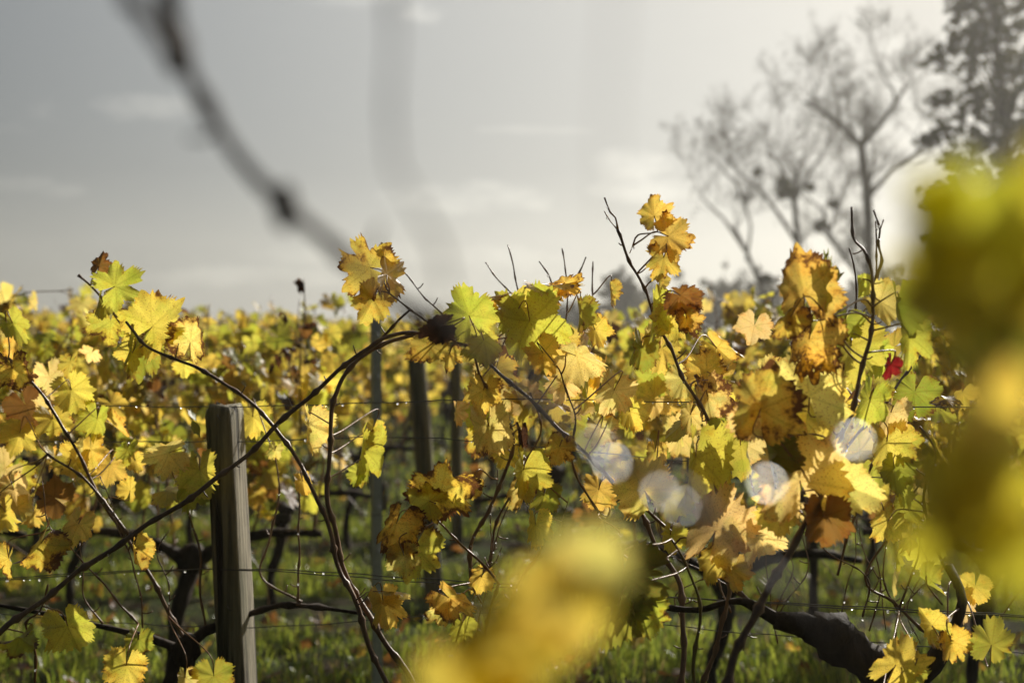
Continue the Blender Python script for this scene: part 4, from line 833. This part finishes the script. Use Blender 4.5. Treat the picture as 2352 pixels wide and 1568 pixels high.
tipsC = bare_tree('bare_tree', gb(1800, D1 + 1), [([(1800, None), (1768, 715), (1740, 640), (1715, 580), (1690, 530)], .16, .07, .5), ([(1715, 580), (1660, 500), (1612, 455)], .07, .03, .3), ([(1715, 600), (1725, 520), (1690, 420), (1640, 370)], .06, .03, .3)], 'slender bare tree leaning left at the edge of the group', 3, D1 + 1, 5, .17, .7)
tipsD = bare_tree('bare_tree', gb(2010, D1 + 7), [([(2010, None), (1978, 640), (1940, 590), (1905, 540), (1890, 480)], .16, .08, .4), ([(1940, 590), (1880, 520), (1850, 500)], .07, .03, .3), ([(1905, 540), (1930, 450), (1950, 400)], .07, .03, .3)], 'bare tree curving left between the two taller ones', 4, D1 + 7, 5, .17)
# mistletoe and leafy clumps hanging in the crowns
M_DARKLEAF = None
g = NG('tree_foliage'); a_ = g.n('Attribute', attribute_name='col'); d_ = g.n('BsdfDiffuse'); t_ = g.n('BsdfTranslucent'); g.l(a_.outputs['Color'], d_.inputs[0]); g.l(a_.outputs['Color'], t_.inputs[0]); m_ = g.n('MixShader'); m_.inputs[0].default_value = .4
g.l(d_.outputs[0], m_.inputs[1]); g.l(t_.outputs[0], m_.inputs[2]); g.l(m_.outputs[0], g.out.inputs[0]); M_TLEAF = g.m
def leaf_cloud(mb, c, r, n, size, cols, squash=.8):
    n = int(n); v = RNG.normal(size=(n, 3)); v /= np.linalg.norm(v, axis=1)[:, None]; v *= (RNG.random(n) ** .45)[:, None] * r; v[:, 2] *= squash
    c = v + np.asarray(c); a = RNG.normal(size=(n, 3)); a /= np.linalg.norm(a, axis=1)[:, None]; b = np.cross(a, RNG.normal(size=(n, 3))); b /= np.linalg.norm(b, axis=1)[:, None]
    s_ = size * (.6 + .8 * RNG.random(n))[:, None]; V = np.stack([c - a * s_, c + b * s_ * .5, c + a * s_, c - b * s_ * .5], 1).reshape(-1, 3); k = np.arange(n)[:, None] * 4 + np.array([[0, 1, 2, 3]])
    cc = np.array(cols)[RNG.integers(0, len(cols), n)] * (.7 + .6 * RNG.random(n))[:, None]; C = np.repeat(np.concatenate([cc, np.ones((n, 1))], 1), 4, 0)
    mb.add(V, k, col=C)
DG = [(.07, .075, .02), (.10, .095, .025), (.12, .10, .03)]
for (px, py, d, r_) in ((1803, 440, D1 + 3, .42), (1800, 418, D1 + 4, .3), (1885, 520, D1 + 5, .32), (1760, 640, D1 + 2, .25), (1915, 470, D1 + 6, .25), (1860, 430, D1 + 6, .2), (1740, 395, D1 + 6, .2)):
    p = P(px, py, d); m = MB(); leaf_cloud(m, p, r_, 260, .09, DG); o = m.build('mistletoe', M_TLEAF, None, p); o.location = p; tag(o, f'dark round mistletoe ball {"highest" if py < 400 else "low" if py > 600 else "dense" if r_ > .3 else "small"} in the bare crowns', 'mistletoe', 'mistletoe balls in the bare trees')
def leafy_tree(base, trunk, clumps, d, label, n, size, cols, name='leafy_tree', group=None, seed=3):
    rg = random.Random(seed); r = thing(name, base, label, 'tree', group); tr = MB(); cr = MB()
    tp = smooth_path([np.array(base)] + [P(x, y, d) for x, y in trunk], 1.0); tube(tr, tp, (d * .006, d * .0022), 8, rough=.15)
    for (px, py, rp_) in clumps:
        c = P(px, py, d + rg.uniform(-1, 1) * rp_ / F_PX * d * 1.2); k = int(np.argmin(np.linalg.norm(tp - c, axis=1))); k = max(0, k - 2)
        tube(tr, smooth_path([tp[k], (tp[k] + c) / 2 + np.array([0, 0, .2]), c], .8), (d * .0016, d * .0005), 5, cap=False)
        R_ = rp_ / F_PX * d; 
        for _ in range(26):
            v = np.array([rg.gauss(0, .62), rg.gauss(0, .62), rg.gauss(0, .55)]) * R_; leaf_cloud(cr, c + v, R_ * rg.uniform(.10, .30), n / 26, size, cols)
            tube(tr, [c, c + v * .6, c + v * 1.25], (d * .0005, d * .0002), 3, cap=False)
    tr.build('trunk', M_TREEBARK, r, base, attrs=False); cr.build('crown', M_TLEAF, r, base); return r
DL = [(.11, .11, .03), (.16, .13, .035), (.08, .085, .02)]
leafy_tree(gb(2330, 40), [(2325, 600), (2310, 300), (2290, 100), (2280, 0)], [(2290, 60, 60), (2240, 120, 45), (2330, 160, 70), (2200, 95, 35), (2300, 250, 60), (2240, 230, 50), (2350, 330, 75), (2150, 140, 26), (2270, 10, 60), (2290, 380, 60), (2220, 330, 50), (2340, 430, 70), (2230, 420, 50), (2180, 380, 35), (2200, 470, 45), (2150, 450, 25), (2290, 500, 70), (2200, 560, 45), (2160, 235, 24), (2135, 320, 20), (2175, 300, 30), (2240, -20, 50), (2200, 20, 30), (2350, -40, 80), (2390, 220, 80), (2400, 80, 80)],
    40, 'tall leafy dark tree at the right edge with sky sparkling through', 2600, .06, DL)
HZ = [(.10, .095, .06), (.12, .11, .07), (.085, .09, .05)]
rb = random.Random(8); hx = [(1395, 745, 40), (1440, 715, 34), (1425, 690, 24), (1480, 740, 45), (1540, 735, 50), (1600, 750, 40), (1650, 735, 55), (1705, 735, 60), (1760, 745, 50), (1830, 740, 55), (1900, 745, 50), (1960, 740, 55), (2030, 735, 55), (2100, 730, 60), (2180, 720, 60), (2260, 720, 60), (1345, 760, 30), (1300, 768, 25)]
for i_, (px, py, r_) in enumerate(hx):
    d = 110 + rb.uniform(-12, 12); py -= 40
    leafy_tree(gb(px, d), [(px, py + 30), (px, py)], [(px, py, r_), (px + r_ * .6, py + 18, r_ * .7), (px - r_ * .6, py + 18, r_ * .7)], d, f'rounded hazy far tree beyond the vineyard, {["leftmost", "left", "middle", "right", "rightmost"][min(4, i_ * 5 // len(hx))]} part of the tree line', 900, .22, HZ, 'distant_tree', 'hazy trees beyond the vineyard', i_)

# ------------------------------------------------------------------ moist air
hm = bpy.data.meshes.new('haze'); bx = [(x, y, z) for x in (-260, 260) for y in (-60, 330) for z in (-3.0, 22.0)]
hm.from_pydata(bx, [], [(0, 1, 3, 2), (4, 6, 7, 5), (0, 4, 5, 1), (2, 3, 7, 6), (0, 2, 6, 4), (1, 5, 7, 3)]); ho = link(bpy.data.objects.new('haze', hm)); tag(ho, 'thin pale moist air in the low sun', 'haze', kind='stuff')
g = NG('haze_air'); pv = g.n('VolumePrincipled'); pv.inputs['Color'].default_value = (.96, .93, .86, 1); pv.inputs['Density'].default_value = 0.0016; pv.inputs['Anisotropy'].default_value = 0.6
g.l(pv.outputs[0], g.out.inputs['Volume']); hm.materials.append(g.m)
